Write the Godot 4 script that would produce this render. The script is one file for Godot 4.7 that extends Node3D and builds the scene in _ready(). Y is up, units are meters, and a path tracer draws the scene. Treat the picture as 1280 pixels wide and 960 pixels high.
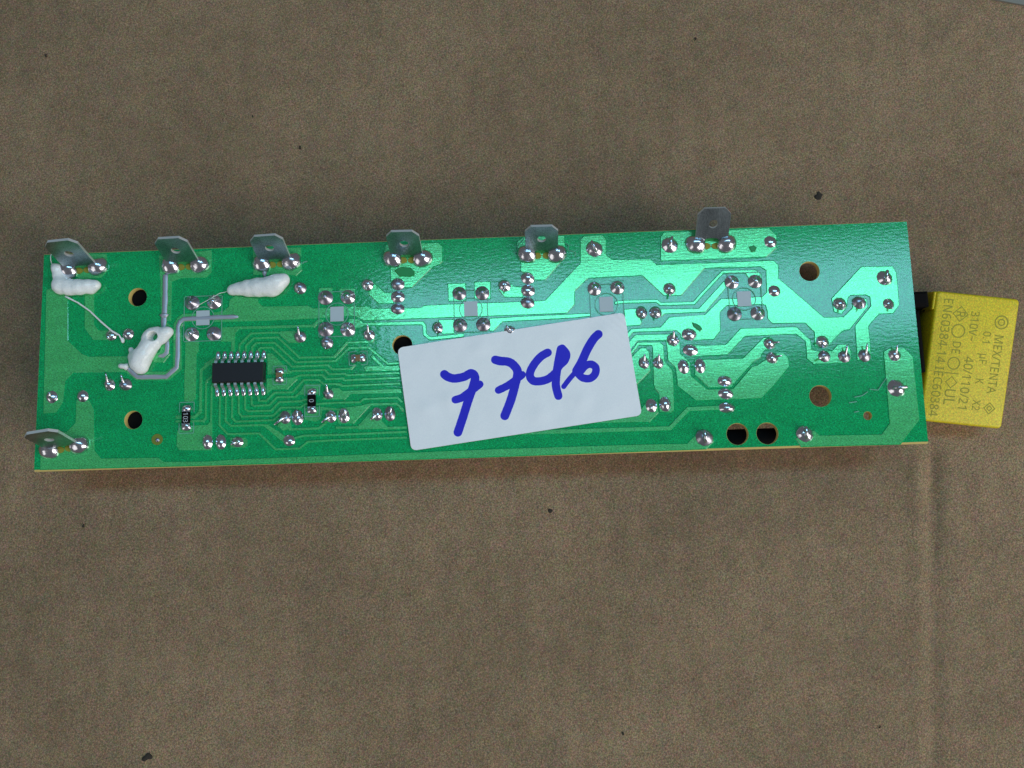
extends Node3D
# A used circuit board, solder side up, on a sheet of brown cardboard. One unit is a metre; the helpers take millimetres measured
# on the board: x to the right, z towards the viewer, both from the board's middle, and heights above its upper face.

const MM := 0.001
const BOARD_TOP := 16.0
const HALF_W := 84.0
const HALF_D := 21.319
const THICK := 1.2

var board: Node3D
var rng := RandomNumberGenerator.new()
var copper_count := 0
var joint_meshes := {}
var m_mask: StandardMaterial3D
var m_copper: StandardMaterial3D
var m_laminate: StandardMaterial3D
var m_solder: StandardMaterial3D
var m_dull_solder: StandardMaterial3D
var m_worn_solder: StandardMaterial3D
var m_bead: StandardMaterial3D
var m_pin: StandardMaterial3D
var m_tin: StandardMaterial3D
var m_cut: StandardMaterial3D
var m_spot: StandardMaterial3D
var m_print: StandardMaterial3D
var m_square: StandardMaterial3D
var m_black: StandardMaterial3D
var m_glue: StandardMaterial3D
var m_yellow: StandardMaterial3D
var m_ink: StandardMaterial3D

func _ready() -> void:
	rng.seed = 7746
	set_camera_and_light()
	make_materials()
	build_cardboard()
	build_board()
	build_capacitor()
	build_sticker()
	build_crumbs()

# ------------------------------------------------------------------ camera, light, air
func set_camera_and_light() -> void:
	var cam := Camera3D.new()
	cam.name = "camera"
	cam.keep_aspect = Camera3D.KEEP_HEIGHT
	cam.fov = 51.28
	cam.near = 0.01
	cam.far = 20.0
	cam.transform = Transform3D(Basis(Vector3(0.99911, -0.02934, 0.03027), Vector3(0.03380, 0.12857, -0.99112), Vector3(0.02519, 0.99127, 0.12945)), Vector3(0.01121, 0.16624, 0.02721))
	add_child(cam)
	cam.current = true
	var env := Environment.new()
	env.background_mode = Environment.BG_COLOR
	env.background_color = Color(0.11, 0.115, 0.12).linear_to_srgb()
	env.tonemap_mode = Environment.TONE_MAPPER_LINEAR
	env.tonemap_exposure = 1.07
	env.sdfgi_enabled = true
	env.ssao_enabled = true
	env.ssil_enabled = true
	var w := WorldEnvironment.new()
	w.name = "room_air"
	w.environment = env
	add_child(w)
	# a ceiling tube a little beyond the board, and the windows of the room to the right and to the left
	area("ceiling_tube", Vector3(0.29, 1.5, -0.335), Vector3(0.03, 0, -0.01), Vector2(1.25, 0.18), Color(0.60, 0.86, 0.98), 0.72)
	area("right_window", Vector3(0.70, 0.52, 0.42), Vector3(0, 0, 0), Vector2(0.72, 0.54), Color(1.0, 0.98, 0.95), 0.52)
	area("left_window", Vector3(-1.3, 0.9, 0.9), Vector3(0, 0, 0), Vector2(0.8, 0.8), Color(1.0, 0.98, 0.95), 0.25)

func area(called: String, at: Vector3, aim: Vector3, size: Vector2, c: Color, energy: float) -> void:
	var l := AreaLight3D.new()
	l.name = called
	l.area_size = size
	l.light_color = c
	l.light_energy = energy
	l.area_range = 6.0
	l.shadow_enabled = true
	add_child(l)
	l.look_at_from_position(at, aim, Vector3(0, 0, -1))

# ------------------------------------------------------------------ materials
func lin(r: float, g: float, b: float) -> Color:
	return Color(r, g, b).linear_to_srgb()

func noise(freq: float, kind := FastNoiseLite.TYPE_SIMPLEX_SMOOTH, octaves := 3, s := 1) -> FastNoiseLite:
	var n := FastNoiseLite.new()
	n.noise_type = kind
	n.frequency = freq
	n.fractal_octaves = octaves
	n.seed = s
	return n

func bumps(freq: float, s: int, octaves := 3, size := 512, strength := 1.0) -> NoiseTexture2D:
	var t := NoiseTexture2D.new()
	t.width = size
	t.height = size
	t.seamless = true
	t.as_normal_map = true
	t.bump_strength = strength
	t.noise = noise(freq, FastNoiseLite.TYPE_SIMPLEX_SMOOTH, octaves, s)
	return t

# grain: every texel a little lighter, darker, warmer or cooler than the base colour, on top of soft patches
func grain(size: int, base: Color, fine: float, chroma: float, patch: float, s: int) -> ImageTexture:
	var r := RandomNumberGenerator.new()
	r.seed = s
	var soft := noise(0.012, FastNoiseLite.TYPE_SIMPLEX_SMOOTH, 4, s).get_seamless_image(size, size).get_data()
	var fibre := noise(0.22, FastNoiseLite.TYPE_SIMPLEX_SMOOTH, 2, s + 5).get_seamless_image(size, size).get_data()
	var out := PackedByteArray()
	out.resize(size * size * 3)
	for i in size * size:
		var k := 1.0 + fine * ((fibre[i] / 127.5 - 1.0) * 0.8 + r.randf_range(-1.0, 1.0)) + patch * (soft[i] / 127.5 - 1.0)
		var c := r.randf_range(-chroma, chroma)
		var d := r.randf_range(-chroma, chroma)
		out[i * 3] = int(clampf(base.r * (k + c) * 255.0, 0.0, 255.0))
		out[i * 3 + 1] = int(clampf(base.g * (k - 0.5 * c + d * 0.4) * 255.0, 0.0, 255.0))
		out[i * 3 + 2] = int(clampf(base.b * (k - d) * 255.0, 0.0, 255.0))
	return ImageTexture.create_from_image(Image.create_from_data(size, size, false, Image.FORMAT_RGB8, out))

func mat(called: String, c: Color, rough: float, metal := 0.0) -> StandardMaterial3D:
	var m := StandardMaterial3D.new()
	m.resource_name = called
	m.albedo_color = c
	m.roughness = rough
	m.metallic = metal
	return m

func triplanar(m: StandardMaterial3D, scale: Vector3) -> void:
	m.uv1_triplanar = true
	m.uv1_scale = scale
	m.uv1_triplanar_sharpness = 4.0

func make_materials() -> void:
	m_mask = mat("green solder mask", Color.WHITE, 0.11)
	m_mask.albedo_texture = grain(512, Color(0.02, 0.62, 0.36), 0.38, 0.15, 0.05, 11)
	m_mask.normal_enabled = true
	m_mask.normal_texture = bumps(0.05, 3, 3, 512, 2.0)
	m_mask.normal_scale = 0.085
	triplanar(m_mask, Vector3(22, 22, 60))
	m_copper = mat("solder mask over copper", Color.WHITE, 0.15, 0.24)
	m_copper.clearcoat_enabled = true
	m_copper.clearcoat = 0.3
	m_copper.clearcoat_roughness = 0.18
	m_copper.albedo_texture = grain(512, Color(0.30, 0.76, 0.455), 0.34, 0.14, 0.05, 23)
	m_copper.normal_enabled = true
	m_copper.normal_texture = bumps(0.05, 9, 3, 512, 2.0)
	m_copper.normal_scale = 0.11
	triplanar(m_copper, Vector3(18, 18, 90))
	m_laminate = mat("bare laminate", Color(0.80, 0.71, 0.43), 0.7)
	m_solder = mat("solder", Color(0.84, 0.84, 0.88), 0.2, 1.0)
	m_dull_solder = mat("dull solder", Color(0.72, 0.72, 0.76), 0.34, 1.0)
	m_worn_solder = mat("worn solder", Color(0.70, 0.69, 0.74), 0.33, 1.0)
	m_bead = mat("flat solder line", Color(0.72, 0.73, 0.78), 0.5, 0.7)
	m_pin = mat("chip pin", Color(0.78, 0.79, 0.80), 0.42, 0.85)
	m_tin = mat("tinned sheet metal", Color.WHITE, 0.29, 1.0)
	m_tin.albedo_texture = grain(256, Color(0.60, 0.64, 0.66), 0.18, 0.02, 0.12, 41)
	m_tin.normal_enabled = true
	m_tin.normal_texture = bumps(0.02, 37, 3, 256, 2.0)
	m_tin.normal_scale = 0.12
	triplanar(m_tin, Vector3(60, 60, 60))
	m_cut = mat("cut metal edge", Color(0.86, 0.87, 0.88), 0.5, 0.6)
	m_spot = mat("bare laminate spot", Color(0.56, 0.54, 0.17), 0.7)
	m_print = mat("pale print line", Color(0.42, 0.70, 0.60), 0.55)
	m_square = mat("white print", Color(0.72, 0.77, 0.80), 0.6)
	m_black = mat("black epoxy", Color(0.045, 0.04, 0.05), 0.85)
	m_black.metallic_specular = 0.25
	m_glue = mat("white silicone sealant", Color.WHITE, 0.28)
	m_glue.albedo_texture = grain(256, Color(0.95, 0.95, 0.95), 0.03, 0.012, 0.02, 51)
	triplanar(m_glue, Vector3(40, 40, 40))
	m_yellow = mat("yellow plastic box", Color.WHITE, 0.5)
	m_yellow.albedo_texture = grain(512, Color(0.84, 0.75, 0.08), 0.14, 0.08, 0.03, 61)
	triplanar(m_yellow, Vector3(18, 18, 18))
	m_ink = mat("olive print", Color(0.57, 0.55, 0.09), 0.6)

# ------------------------------------------------------------------ mesh helpers (metres inside a SurfaceTool)
func tool(smooth := false) -> SurfaceTool:
	var st := SurfaceTool.new()
	st.begin(Mesh.PRIMITIVE_TRIANGLES)
	st.set_smooth_group(0 if smooth else -1)
	return st

# one triangle whose front looks away from the point «inner»
func tri(st: SurfaceTool, a: Vector3, b: Vector3, c: Vector3, inner: Vector3) -> void:
	var n := (c - a).cross(b - a)
	if n.dot((a + b + c) / 3.0 - inner) < 0.0:
		var t := b
		b = c
		c = t
	st.add_vertex(a)
	st.add_vertex(b)
	st.add_vertex(c)

func quad(st: SurfaceTool, a: Vector3, b: Vector3, c: Vector3, d: Vector3, inner: Vector3) -> void:
	tri(st, a, b, c, inner)
	tri(st, a, c, d, inner)

func part(called: String, st: SurfaceTool, m: Material, parent: Node, smooth_normals := true) -> MeshInstance3D:
	if smooth_normals:
		st.generate_normals()
	var o := MeshInstance3D.new()
	o.name = called
	o.mesh = st.commit()
	o.material_override = m
	parent.add_child(o, true)
	return o

func tag(o: Node, label: String, category := "", kind := "", group := "") -> void:
	if label:
		o.set_meta("label", label)
	if category:
		o.set_meta("category", category)
	if kind:
		o.set_meta("kind", kind)
	if group:
		o.set_meta("group", group)

func pairs(a: Array) -> PackedVector2Array:
	var out := PackedVector2Array()
	for i in range(0, a.size() - 1, 2):
		out.append(Vector2(a[i], a[i + 1]))
	return out

# a box with chamfered upper edges, middle of its foot at c, in millimetres
func block(st: SurfaceTool, c: Vector3, size: Vector3, cham := 0.1, draft := 0.0) -> void:
	var h := size / 2.0
	var rings := []
	for k in [[0.0, 0.0], [size.y - cham, draft], [size.y, draft + cham]]:
		var x: float = h.x - k[1]
		var z: float = h.z - k[1]
		var y: float = k[0]
		rings.append([Vector3(-x, y, -z), Vector3(x, y, -z), Vector3(x, y, z), Vector3(-x, y, z)])
	var mid := c + Vector3(0, h.y, 0)
	for i in 2:
		for j in 4:
			var k := (j + 1) % 4
			quad(st, (c + rings[i][j]) * MM, (c + rings[i][k]) * MM, (c + rings[i + 1][k]) * MM, (c + rings[i + 1][j]) * MM, mid * MM)
	for i in [0, 2]:
		quad(st, (c + rings[i][0]) * MM, (c + rings[i][1]) * MM, (c + rings[i][2]) * MM, (c + rings[i][3]) * MM, mid * MM)

# a flat piece on the board: outline in mm, from height y0 to y1, the sides sloping outward by «slope»
func plate(st: SurfaceTool, outline: PackedVector2Array, y0: float, y1: float, slope := 0.0, rim: SurfaceTool = null) -> void:
	var idx := Geometry2D.triangulate_polygon(outline)
	if idx.is_empty():
		push_warning("outline crosses itself: %s" % outline[0])
		return
	var turn := 0.0
	var n := outline.size()
	for i in n:
		turn += outline[i].cross(outline[(i + 1) % n])
	for i in range(0, idx.size(), 3):
		var p := [outline[idx[i]], outline[idx[i + 1]], outline[idx[i + 2]]]
		tri(st, Vector3(p[0].x, y1, p[0].y) * MM, Vector3(p[1].x, y1, p[1].y) * MM, Vector3(p[2].x, y1, p[2].y) * MM, Vector3(p[0].x, y1 - 100.0, p[0].y) * MM)
	for i in n:
		var a := outline[i]
		var b := outline[(i + 1) % n]
		if a.distance_to(b) < 1e-4:
			continue
		var out := (b - a).normalized().orthogonal() * (1.0 if turn > 0.0 else -1.0)
		# orthogonal() turns by a quarter; make sure that it points out of the outline
		if Geometry2D.is_point_in_polygon((a + b) / 2.0 + out * 0.002, outline):
			out = -out
		var pa := outline[(i + n - 1) % n]
		var pb := outline[(i + 2) % n]
		var oa := corner_push(pa, a, b, out)
		var ob := corner_push(a, b, pb, out)
		var inner := (a + b) / 2.0 - out
		quad(rim if rim else st, Vector3(a.x, y1, a.y) * MM, Vector3(b.x, y1, b.y) * MM, Vector3(b.x + ob.x * slope, y0, b.y + ob.y * slope) * MM, Vector3(a.x + oa.x * slope, y0, a.y + oa.y * slope) * MM, Vector3(inner.x, y0 - 0.1, inner.y) * MM)

func corner_push(p: Vector2, q: Vector2, r: Vector2, out: Vector2) -> Vector2:
	var d1 := (q - p).normalized()
	var d2 := (r - q).normalized()
	var e := (r - q).normalized() if out.dot(d2) * out.dot(d2) < 0.5 else d1
	var s := 1.0 if e.orthogonal().dot(out) > 0.0 else -1.0
	var m := (d1.orthogonal() * s + d2.orthogonal() * s)
	if m.length() < 0.3:
		return out
	m = m.normalized()
	return m / maxf(0.5, m.dot(out))

# a round bar through points (mm), each Vector4 = x, y, z, radius; flat > 1 widens it
func bar(st: SurfaceTool, path: Array, segs := 8, squash := 1.0) -> void:
	var rings := []
	for i in path.size():
		var p: Vector4 = path[i]
		var q: Vector4 = path[mini(i + 1, path.size() - 1)]
		var o: Vector4 = path[maxi(i - 1, 0)]
		var t := Vector3(q.x - o.x, q.y - o.y, q.z - o.z).normalized()
		var side := t.cross(Vector3.UP)
		side = Vector3.RIGHT if side.length() < 0.05 else side.normalized()
		var up := side.cross(t).normalized()
		var ring := []
		for k in segs:
			var a := TAU * k / segs
			ring.append((Vector3(p.x, p.y, p.z) + side * cos(a) * p.w + up * sin(a) * p.w * squash) * MM)
		rings.append(ring)
	for i in rings.size() - 1:
		var mid := Vector3(path[i].x + path[i + 1].x, path[i].y + path[i + 1].y, path[i].z + path[i + 1].z) * 0.5 * MM
		for k in segs:
			quad(st, rings[i][k], rings[i][(k + 1) % segs], rings[i + 1][(k + 1) % segs], rings[i + 1][k], mid)
	for e in [0, rings.size() - 1]:
		var c := Vector3(path[e].x, path[e].y, path[e].z)
		var f: Vector4 = path[1] if e == 0 else path[e - 1]
		var back := (c - Vector3(f.x, f.y, f.z)).normalized()
		var tip: Vector3 = (c + back * float(path[e].w) * 0.6) * MM
		for k in segs:
			tri(st, rings[e][k], rings[e][(k + 1) % segs], tip, (c - back) * MM)

# turned shape about the y axis, unit radius, with uneven rings
func turned(profile: Array, segs: int, uneven: float, r: RandomNumberGenerator) -> ArrayMesh:
	var st := tool(true)
	var wob := []
	for k in segs:
		wob.append(1.0 + uneven * (sin(TAU * k / segs * 2.0 + r.randf() * 0.4) * 0.5 + r.randf_range(-0.5, 0.5)))
	var off := Vector2(r.randf_range(-1, 1), r.randf_range(-1, 1)) * uneven * 1.2
	var rings := []
	var top: float = profile[profile.size() - 1][1]
	for p in profile:
		var ring := []
		var lift: float = clampf(p[1] / maxf(top, 0.01), 0.0, 1.0)
		for k in segs:
			var a := TAU * k / segs
			var rr: float = p[0] * lerpf(wob[k], 1.0, 0.4)
			ring.append(Vector3(cos(a) * rr + off.x * lift, p[1], sin(a) * rr + off.y * lift))
		rings.append(ring)
	for i in rings.size() - 1:
		for k in segs:
			var n := (k + 1) % segs
			quad(st, rings[i][k], rings[i][n], rings[i + 1][n], rings[i + 1][k], Vector3(0, -0.6, 0))
	st.generate_normals()
	return st.commit()

# one skin round many balls (Vector4 = x, y, z, radius in mm), melted into each other, by surface nets
func melted(balls: Array, cell: float, blend: float, flat: float, floor_y: float, carve := Vector4(0, 0, 0, 0)) -> SurfaceTool:
	var lo := Vector3(1e9, 1e9, 1e9)
	var hi := -lo
	for b in balls:
		var c := Vector3(b.x, b.y, b.z)
		lo = lo.min(c - Vector3.ONE * (b.w + cell * 2.0))
		hi = hi.max(c + Vector3.ONE * (b.w + cell * 2.0))
	lo.y = maxf(lo.y, floor_y - cell)
	var lumps := noise(0.55, FastNoiseLite.TYPE_SIMPLEX_SMOOTH, 2, balls.size())
	var n := Vector3i(((hi - lo) / cell).ceil()) + Vector3i.ONE
	var f := PackedFloat32Array()
	f.resize(n.x * n.y * n.z)
	var i := 0
	for z in n.z:
		for y in n.y:
			for x in n.x:
				var p := lo + Vector3(x, y, z) * cell
				var sum := 0.0
				for b in balls:
					var d: float = Vector3(p.x - b.x, (p.y - b.y) / flat, p.z - b.z).length() - b.w
					sum += exp(-d / blend)
				f[i] = -blend * log(maxf(sum, 1e-30)) + 0.10 * lumps.get_noise_3dv(p)
				if carve.w > 0.0:
					f[i] = maxf(f[i], carve.w - Vector2(p.x - carve.x, p.z - carve.z).length() + 0.12 * (p.y - carve.y))
				i += 1
	var at := {}
	var spots := PackedVector3Array()
	var sx := 1
	var sy := n.x
	var sz := n.x * n.y
	var corners := [0, sx, sy, sx + sy, sz, sx + sz, sy + sz, sx + sy + sz]
	for z in n.z - 1:
		for y in n.y - 1:
			for x in n.x - 1:
				var c := x + y * sy + z * sz
				var inside := 0
				for k in corners:
					if f[c + k] < 0.0:
						inside += 1
				if inside == 0 or inside == 8:
					continue
				var s := Vector3.ZERO
				var count := 0
				for e in [[0, 1], [2, 3], [4, 5], [6, 7], [0, 2], [1, 3], [4, 6], [5, 7], [0, 4], [1, 5], [2, 6], [3, 7]]:
					var fa := f[c + corners[e[0]]]
					var fb := f[c + corners[e[1]]]
					if (fa < 0.0) != (fb < 0.0):
						var t := fa / (fa - fb)
						var pa := Vector3(e[0] & 1, (e[0] >> 1) & 1, e[0] >> 2)
						var pb := Vector3(e[1] & 1, (e[1] >> 1) & 1, e[1] >> 2)
						s += pa.lerp(pb, t)
						count += 1
				at[c] = spots.size()
				spots.append((lo + (Vector3(x, y, z) + s / count) * cell) * MM)
	var st := tool(true)
	for z in range(1, n.z - 1):
		for y in range(1, n.y - 1):
			for x in range(1, n.x - 1):
				var c := x + y * sy + z * sz
				for axis in [[sx, sy, sz], [sy, sz, sx], [sz, sx, sy]]:
					var a := f[c] < 0.0
					var b := f[c + axis[0]] < 0.0
					if a == b:
						continue
					var q := [at.get(c, -1), at.get(c - axis[1], -1), at.get(c - axis[1] - axis[2], -1), at.get(c - axis[2], -1)]
					if q.has(-1):
						continue
					var here := (lo + Vector3(x, y, z) * cell) * MM
					var step := Vector3(float(axis[0] == sx), float(axis[0] == sy), float(axis[0] == sz)) * cell * MM
					quad(st, spots[q[0]], spots[q[1]], spots[q[2]], spots[q[3]], here - step * 4.0 if a else here + step * 5.0)
	return st

# ------------------------------------------------------------------ the cardboard
func build_cardboard() -> void:
	var flutes := noise(0.035, FastNoiseLite.TYPE_SIMPLEX_SMOOTH, 2, 4)
	var dents := noise(0.03, FastNoiseLite.TYPE_SIMPLEX_SMOOTH, 3, 8)
	var xs := []
	var x := -320.0
	while x < 330.0:
		xs.append(x)
		x += 0.35 if absf(x - 92.0) < 9.0 else (0.9 if absf(x) < 130.0 else 10.0)
	var zs := []
	var z := -260.0
	while z < 262.0:
		zs.append(z)
		z += 2.5 if absf(z) < 100.0 else 10.0
	var c0 := Vector2(92.55, 21.62)
	var c1 := Vector2(86.84, 83.58)
	var f0 := Vector2(101.23, -64.11)
	var f1 := Vector2(111.63, -74.85)
	var grid := []
	for zz in zs:
		var row := []
		for xx in xs:
			var h := 0.10 * sin(xx * TAU / 7.2 + flutes.get_noise_2d(zz * 0.4, 3.0) * 1.5) * clampf(0.35 + flutes.get_noise_2d(xx, zz) * 1.6, 0.0, 1.0)
			h += 0.22 * dents.get_noise_2d(xx, zz * 0.6) - 0.22
			# the scored line: a narrow groove, deepest at its far end
			var t := clampf((zz - c0.y) / (c1.y - c0.y), -0.2, 1.4)
			var away: float = xx - lerpf(c0.x, c1.x, t) - 0.25 * flutes.get_noise_2d(0.0, zz * 2.0)
			var deep := smoothstep(-0.02, 0.03, t) * lerpf(1.1, 0.42, smoothstep(0.0, 0.45, t)) * (1.0 + 0.35 * flutes.get_noise_2d(40.0, zz * 3.0))
			h -= deep * exp(-away * away / 3.0)
			h += deep * 0.45 * exp(-(away + 3.0) * (away + 3.0) / 3.0)
			# a dent pushed up at the head of the score
			h += 0.55 * exp(-pow((xx - c0.x + 1.3) / 0.8, 2.0) - pow((zz - c0.y - 5.0) / 3.2, 2.0))
			# a soft fold that runs into the far right corner
			var f := Vector2(xx, zz)
			h += 0.5 * exp(-f.distance_squared_to(Geometry2D.get_closest_point_to_segment(f, f0, f1)) / 3.2)
			row.append(Vector3(xx, h, zz) * MM)
		grid.append(row)
	var verts := PackedVector3Array()
	var uvs := PackedVector2Array()
	var idx := PackedInt32Array()
	for row in grid:
		for p in row:
			verts.append(p)
			uvs.append(Vector2(p.x, p.z) / 0.11)
	var w := xs.size()
	for j in zs.size() - 1:
		for i in w - 1:
			var a := j * w + i
			for k in [a, a + 1, a + w + 1, a, a + w + 1, a + w]:
				idx.append(k)
	var st := SurfaceTool.new()
	st.begin(Mesh.PRIMITIVE_TRIANGLES)
	st.set_smooth_group(0)
	for k in idx:
		st.set_uv(uvs[k])
		st.set_uv2(uvs[k] * 0.27)
		st.add_vertex(verts[k])
	st.generate_normals()
	var m := mat("kraft cardboard", Color.WHITE, 0.85)
	m.albedo_texture = grain(1024, Color(0.62, 0.52, 0.412), 0.26, 0.12, 0.05, 71)
	m.detail_enabled = true
	m.detail_uv_layer = BaseMaterial3D.DETAIL_UV_2
	m.detail_blend_mode = BaseMaterial3D.BLEND_MODE_MUL
	m.detail_albedo = grain(512, Color(0.88, 0.88, 0.88), 0.02, 0.03, 0.075, 83)
	m.metallic_specular = 0.35
	m.normal_enabled = true
	m.normal_texture = bumps(0.09, 15, 4, 512, 3.0)
	m.normal_scale = 0.18
	var o := MeshInstance3D.new()
	o.name = "cardboard"
	o.mesh = st.commit()
	o.material_override = m
	tag(o, "brown kraft cardboard sheet with a pressed crease line at right", "", "structure")
	add_child(o)

func build_crumbs() -> void:
	var dark := mat("dark crumb", Color(0.20, 0.175, 0.15), 0.9)
	for c in [[Vector2(73.85, -32.75), Vector3(1.0, 0.3, 1.5), -0.5, "dark flake lying on the cardboard beyond the board's far right mounting hole"], [Vector2(14.07, 31.91), Vector3(0.75, 0.35, 0.75), 0.0, "small round dark crumb on the cardboard just below the sticker"], [Vector2(-68.50, 78.25), Vector3(1.5, 0.6, 1.0), 0.3, "largest dark crumb, on the cardboard at its near left edge"]]:
		var st := tool(true)
		var balls := []
		for k in 9:
			balls.append(Vector4(rng.randf_range(-0.45, 0.45) * c[1].x, 0.0, rng.randf_range(-0.45, 0.45) * c[1].z, minf(c[1].x, c[1].z) * rng.randf_range(0.3, 0.5)))
		st = melted(balls, 0.16, 0.08, c[1].y, -0.5)
		var o := part("crumb", st, dark, self)
		o.position = Vector3(c[0].x, -0.18, c[0].y) * MM
		o.rotation.y = c[2]
		tag(o, c[3], "crumb")
	var st2 := tool(true)
	for s in [Vector3(49.87, -69.92, 0.28), Vector3(26.84, 75.89, 0.28), Vector3(77.07, 75.78, 0.22), Vector3(-95.94, -72.83, 0.30), Vector3(-48.58, -56.25, 0.28), Vector3(-83.16, 32.17, 0.30), Vector3(-38.02, -48.54, 0.30)]:
		for k in 2:
			bar(st2, [Vector4(s.x + rng.randf_range(-0.3, 0.3), -0.1, s.y - s.z, s.z * 0.35), Vector4(s.x, -0.05, s.y, s.z * 0.6), Vector4(s.x + rng.randf_range(-0.3, 0.3), -0.1, s.y + s.z, s.z * 0.5)], 6, 0.4)
	var d := part("dust_specks", st2, dark, self)
	tag(d, "tiny dark specks of dust scattered over the cardboard", "dust", "stuff")
	var paper := mat("pale torn paper", Color(0.50, 0.50, 0.48), 0.8)
	var stp := tool()
	plate(stp, pairs([109.09, -78.76, 113.51, -76.26, 122.42, -73.94, 130.08, -73.19, 130.61, -77.68]), -0.3, 0.25)
	tag(part("torn_paper", stp, paper, self), "pale torn paper edge at the cardboard's far right corner", "paper")

# ------------------------------------------------------------------ the board
func build_board() -> void:
	board = Node3D.new()
	board.name = "circuit_board"
	add_child(board)
	tag(board, "long green circuit board lying solder side up on the cardboard", "circuit board")
	build_blank()
	copper([-81.81, -14.42, -78.92, -13.10, -78.53, -3.85, -75.62, -1.09, -74.12, -0.45, -66.77, -0.34, -66.53, 2.74, -76.95, 2.38, -78.64, 4.08, -78.90, 8.14, -80.13, 10.12, -82.61, 10.19, -83.14, -14.01])
	copper([-82.11, -21.03, -71.47, -20.92, -71.28, -19.76, -71.25, -17.33, -72.34, -16.11, -76.51, -16.02, -80.51, -18.75])
	copper([-61.01, -20.11, -53.24, -20.63, -50.69, -20.83, -50.56, -20.31, -50.54, -16.39, -51.50, -15.37, -55.79, -15.44, -56.58, -15.41, -58.34, -14.73, -58.29, -6.97, -60.21, -7.04, -60.58, -15.27])
	copper([-55.36, -3.02, -52.80, -2.93, -52.75, -0.87, -53.18, -0.30, -53.13, 5.53, -53.15, 8.18, -53.71, 8.96, -55.31, 8.90, -55.38, 3.90])
	copper([-49.01, 0.06, -48.98, 1.96, -50.87, 2.00, -51.39, 1.66])
	copper([-56.55, 14.61, -56.00, 13.48, -50.80, 13.51, -50.12, 12.74, -49.85, 12.75, -49.82, 15.61, -49.79, 18.32, -56.03, 18.07, -56.54, 17.34, -56.61, 14.63])
	copper([-48.38, -5.35, -44.86, -5.25, -44.83, -4.97, -45.69, -4.08, -45.79, -0.63, -46.33, -0.65, -46.36, -2.48, -48.48, -2.56])
	copper([-36.94, -4.08, -34.10, -4.03, -32.93, -3.69, -32.93, -1.71, -35.11, -1.86, -36.94, -3.54])
	copper([-39.38, 0.11, -38.51, 0.14, -35.08, 3.61, -34.06, 3.65, -35.07, 4.19, -39.34, 4.15])
	copper([-39.48, 4.93, -34.06, 4.97, -33.69, 5.28, -35.56, 7.12, -38.45, 7.10, -39.45, 7.97])
	copper([-32.17, 6.23, -29.00, 6.33, -29.29, 8.34, -33.46, 8.26, -32.89, 7.59])
	copper([-28.86, 9.33, -26.84, 7.24, -25.55, 7.32, -25.12, 7.71, -24.95, 7.86, -13.76, 7.81, -13.63, 8.58, -23.52, 8.46, -24.52, 9.40, -24.55, 9.45])
	copper([-32.23, 10.83, -29.00, 10.76, -25.84, 11.20, -25.84, 11.47, -28.78, 11.37, -29.00, 13.05, -30.00, 13.52, -32.15, 13.09])
	copper([-25.92, 11.22, -21.31, 10.77, -19.87, 10.39, -14.51, 10.45, -13.24, 11.67, -13.38, 12.02, -14.65, 10.84, -19.73, 10.81, -22.90, 14.06, -25.61, 14.04, -26.04, 12.96])
	copper([-21.97, 14.69, -19.52, 12.00, -17.45, 12.07, -17.44, 13.81, -16.34, 14.98, -12.71, 14.99, -12.72, 15.39, -16.63, 15.43, -17.48, 15.26, -21.90, 15.26])
	copper([-37.31, 14.14, -35.46, 11.12, -34.75, 11.15, -34.73, 14.01, -34.58, 14.58, -36.16, 15.03])
	copper([-40.33, 13.71, -39.18, 13.79, -35.36, 16.41, -35.36, 17.19, -36.29, 17.16])
	copper([-46.29, 16.05, -43.56, 16.13, -43.04, 16.63, -43.03, 17.57, -43.54, 18.01, -46.26, 17.92])
	copper([-76.28, 7.94, -73.79, 8.02, -72.85, 9.79, -72.41, 17.69, -71.05, 19.24, -60.08, 19.42, -59.05, 20.24, -50.63, 20.45, -44.37, 20.19, -20.14, 20.05, 4.01, 19.83, 30.94, 19.84, 39.72, 19.98, 41.34, 18.41, 44.45, 18.51, 44.61, 19.58, 43.14, 20.93, 30.88, 20.99, 3.98, 21.17, -26.20, 21.16, -50.62, 21.07, -82.70, 20.87, -83.00, 14.49, -81.13, 13.84, -77.93, 13.94, -76.25, 12.27])
	copper([36.75, -15.31, 37.01, -20.07, 37.77, -20.85, 57.71, -20.89, 59.03, -19.34, 58.77, -16.97, 56.80, -15.33])
	copper([-16.88, -18.24, -16.27, -20.48, -6.16, -20.53, -5.36, -19.75, -5.41, -16.90, -5.95, -16.32, -7.56, -15.63, -11.41, -11.91, -15.34, -12.06, -15.44, -16.24, -16.60, -17.03])
	copper([9.17, -18.42, 9.29, -20.07, 10.34, -20.93, 18.34, -20.99, 18.35, -16.87, 14.40, -12.41, 12.38, -12.49, 9.84, -14.37, 9.89, -16.75])
	copper([-42.42, -21.20, -36.94, -20.69, -32.95, -20.62, -32.85, -16.16, -33.96, -15.15, -42.26, -15.56])
	copper([-19.81, -10.99, -18.63, -12.80, -16.61, -11.01, -15.01, -10.81, -15.03, -8.88, -17.79, -8.95])
	copper([5.40, -10.90, 7.45, -11.91, 8.44, -11.23, 9.95, -11.10, 9.89, -9.18, 6.51, -9.35])
	copper([-29.38, -12.39, -26.82, -12.37, -26.82, -10.36, -29.38, -10.45])
	copper([-25.36, -12.09, -22.41, -12.01, -22.41, -10.19, -25.36, -10.30])
	copper([-4.35, -12.31, -1.01, -12.23, -1.02, -8.85, -4.27, -8.94])
	copper([0.80, -12.41, 3.77, -12.37, 3.68, -9.09, 0.72, -9.20])
	copper([-6.30, -5.19, -3.41, -5.19, -3.47, -2.55, -5.63, -2.56])
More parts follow.
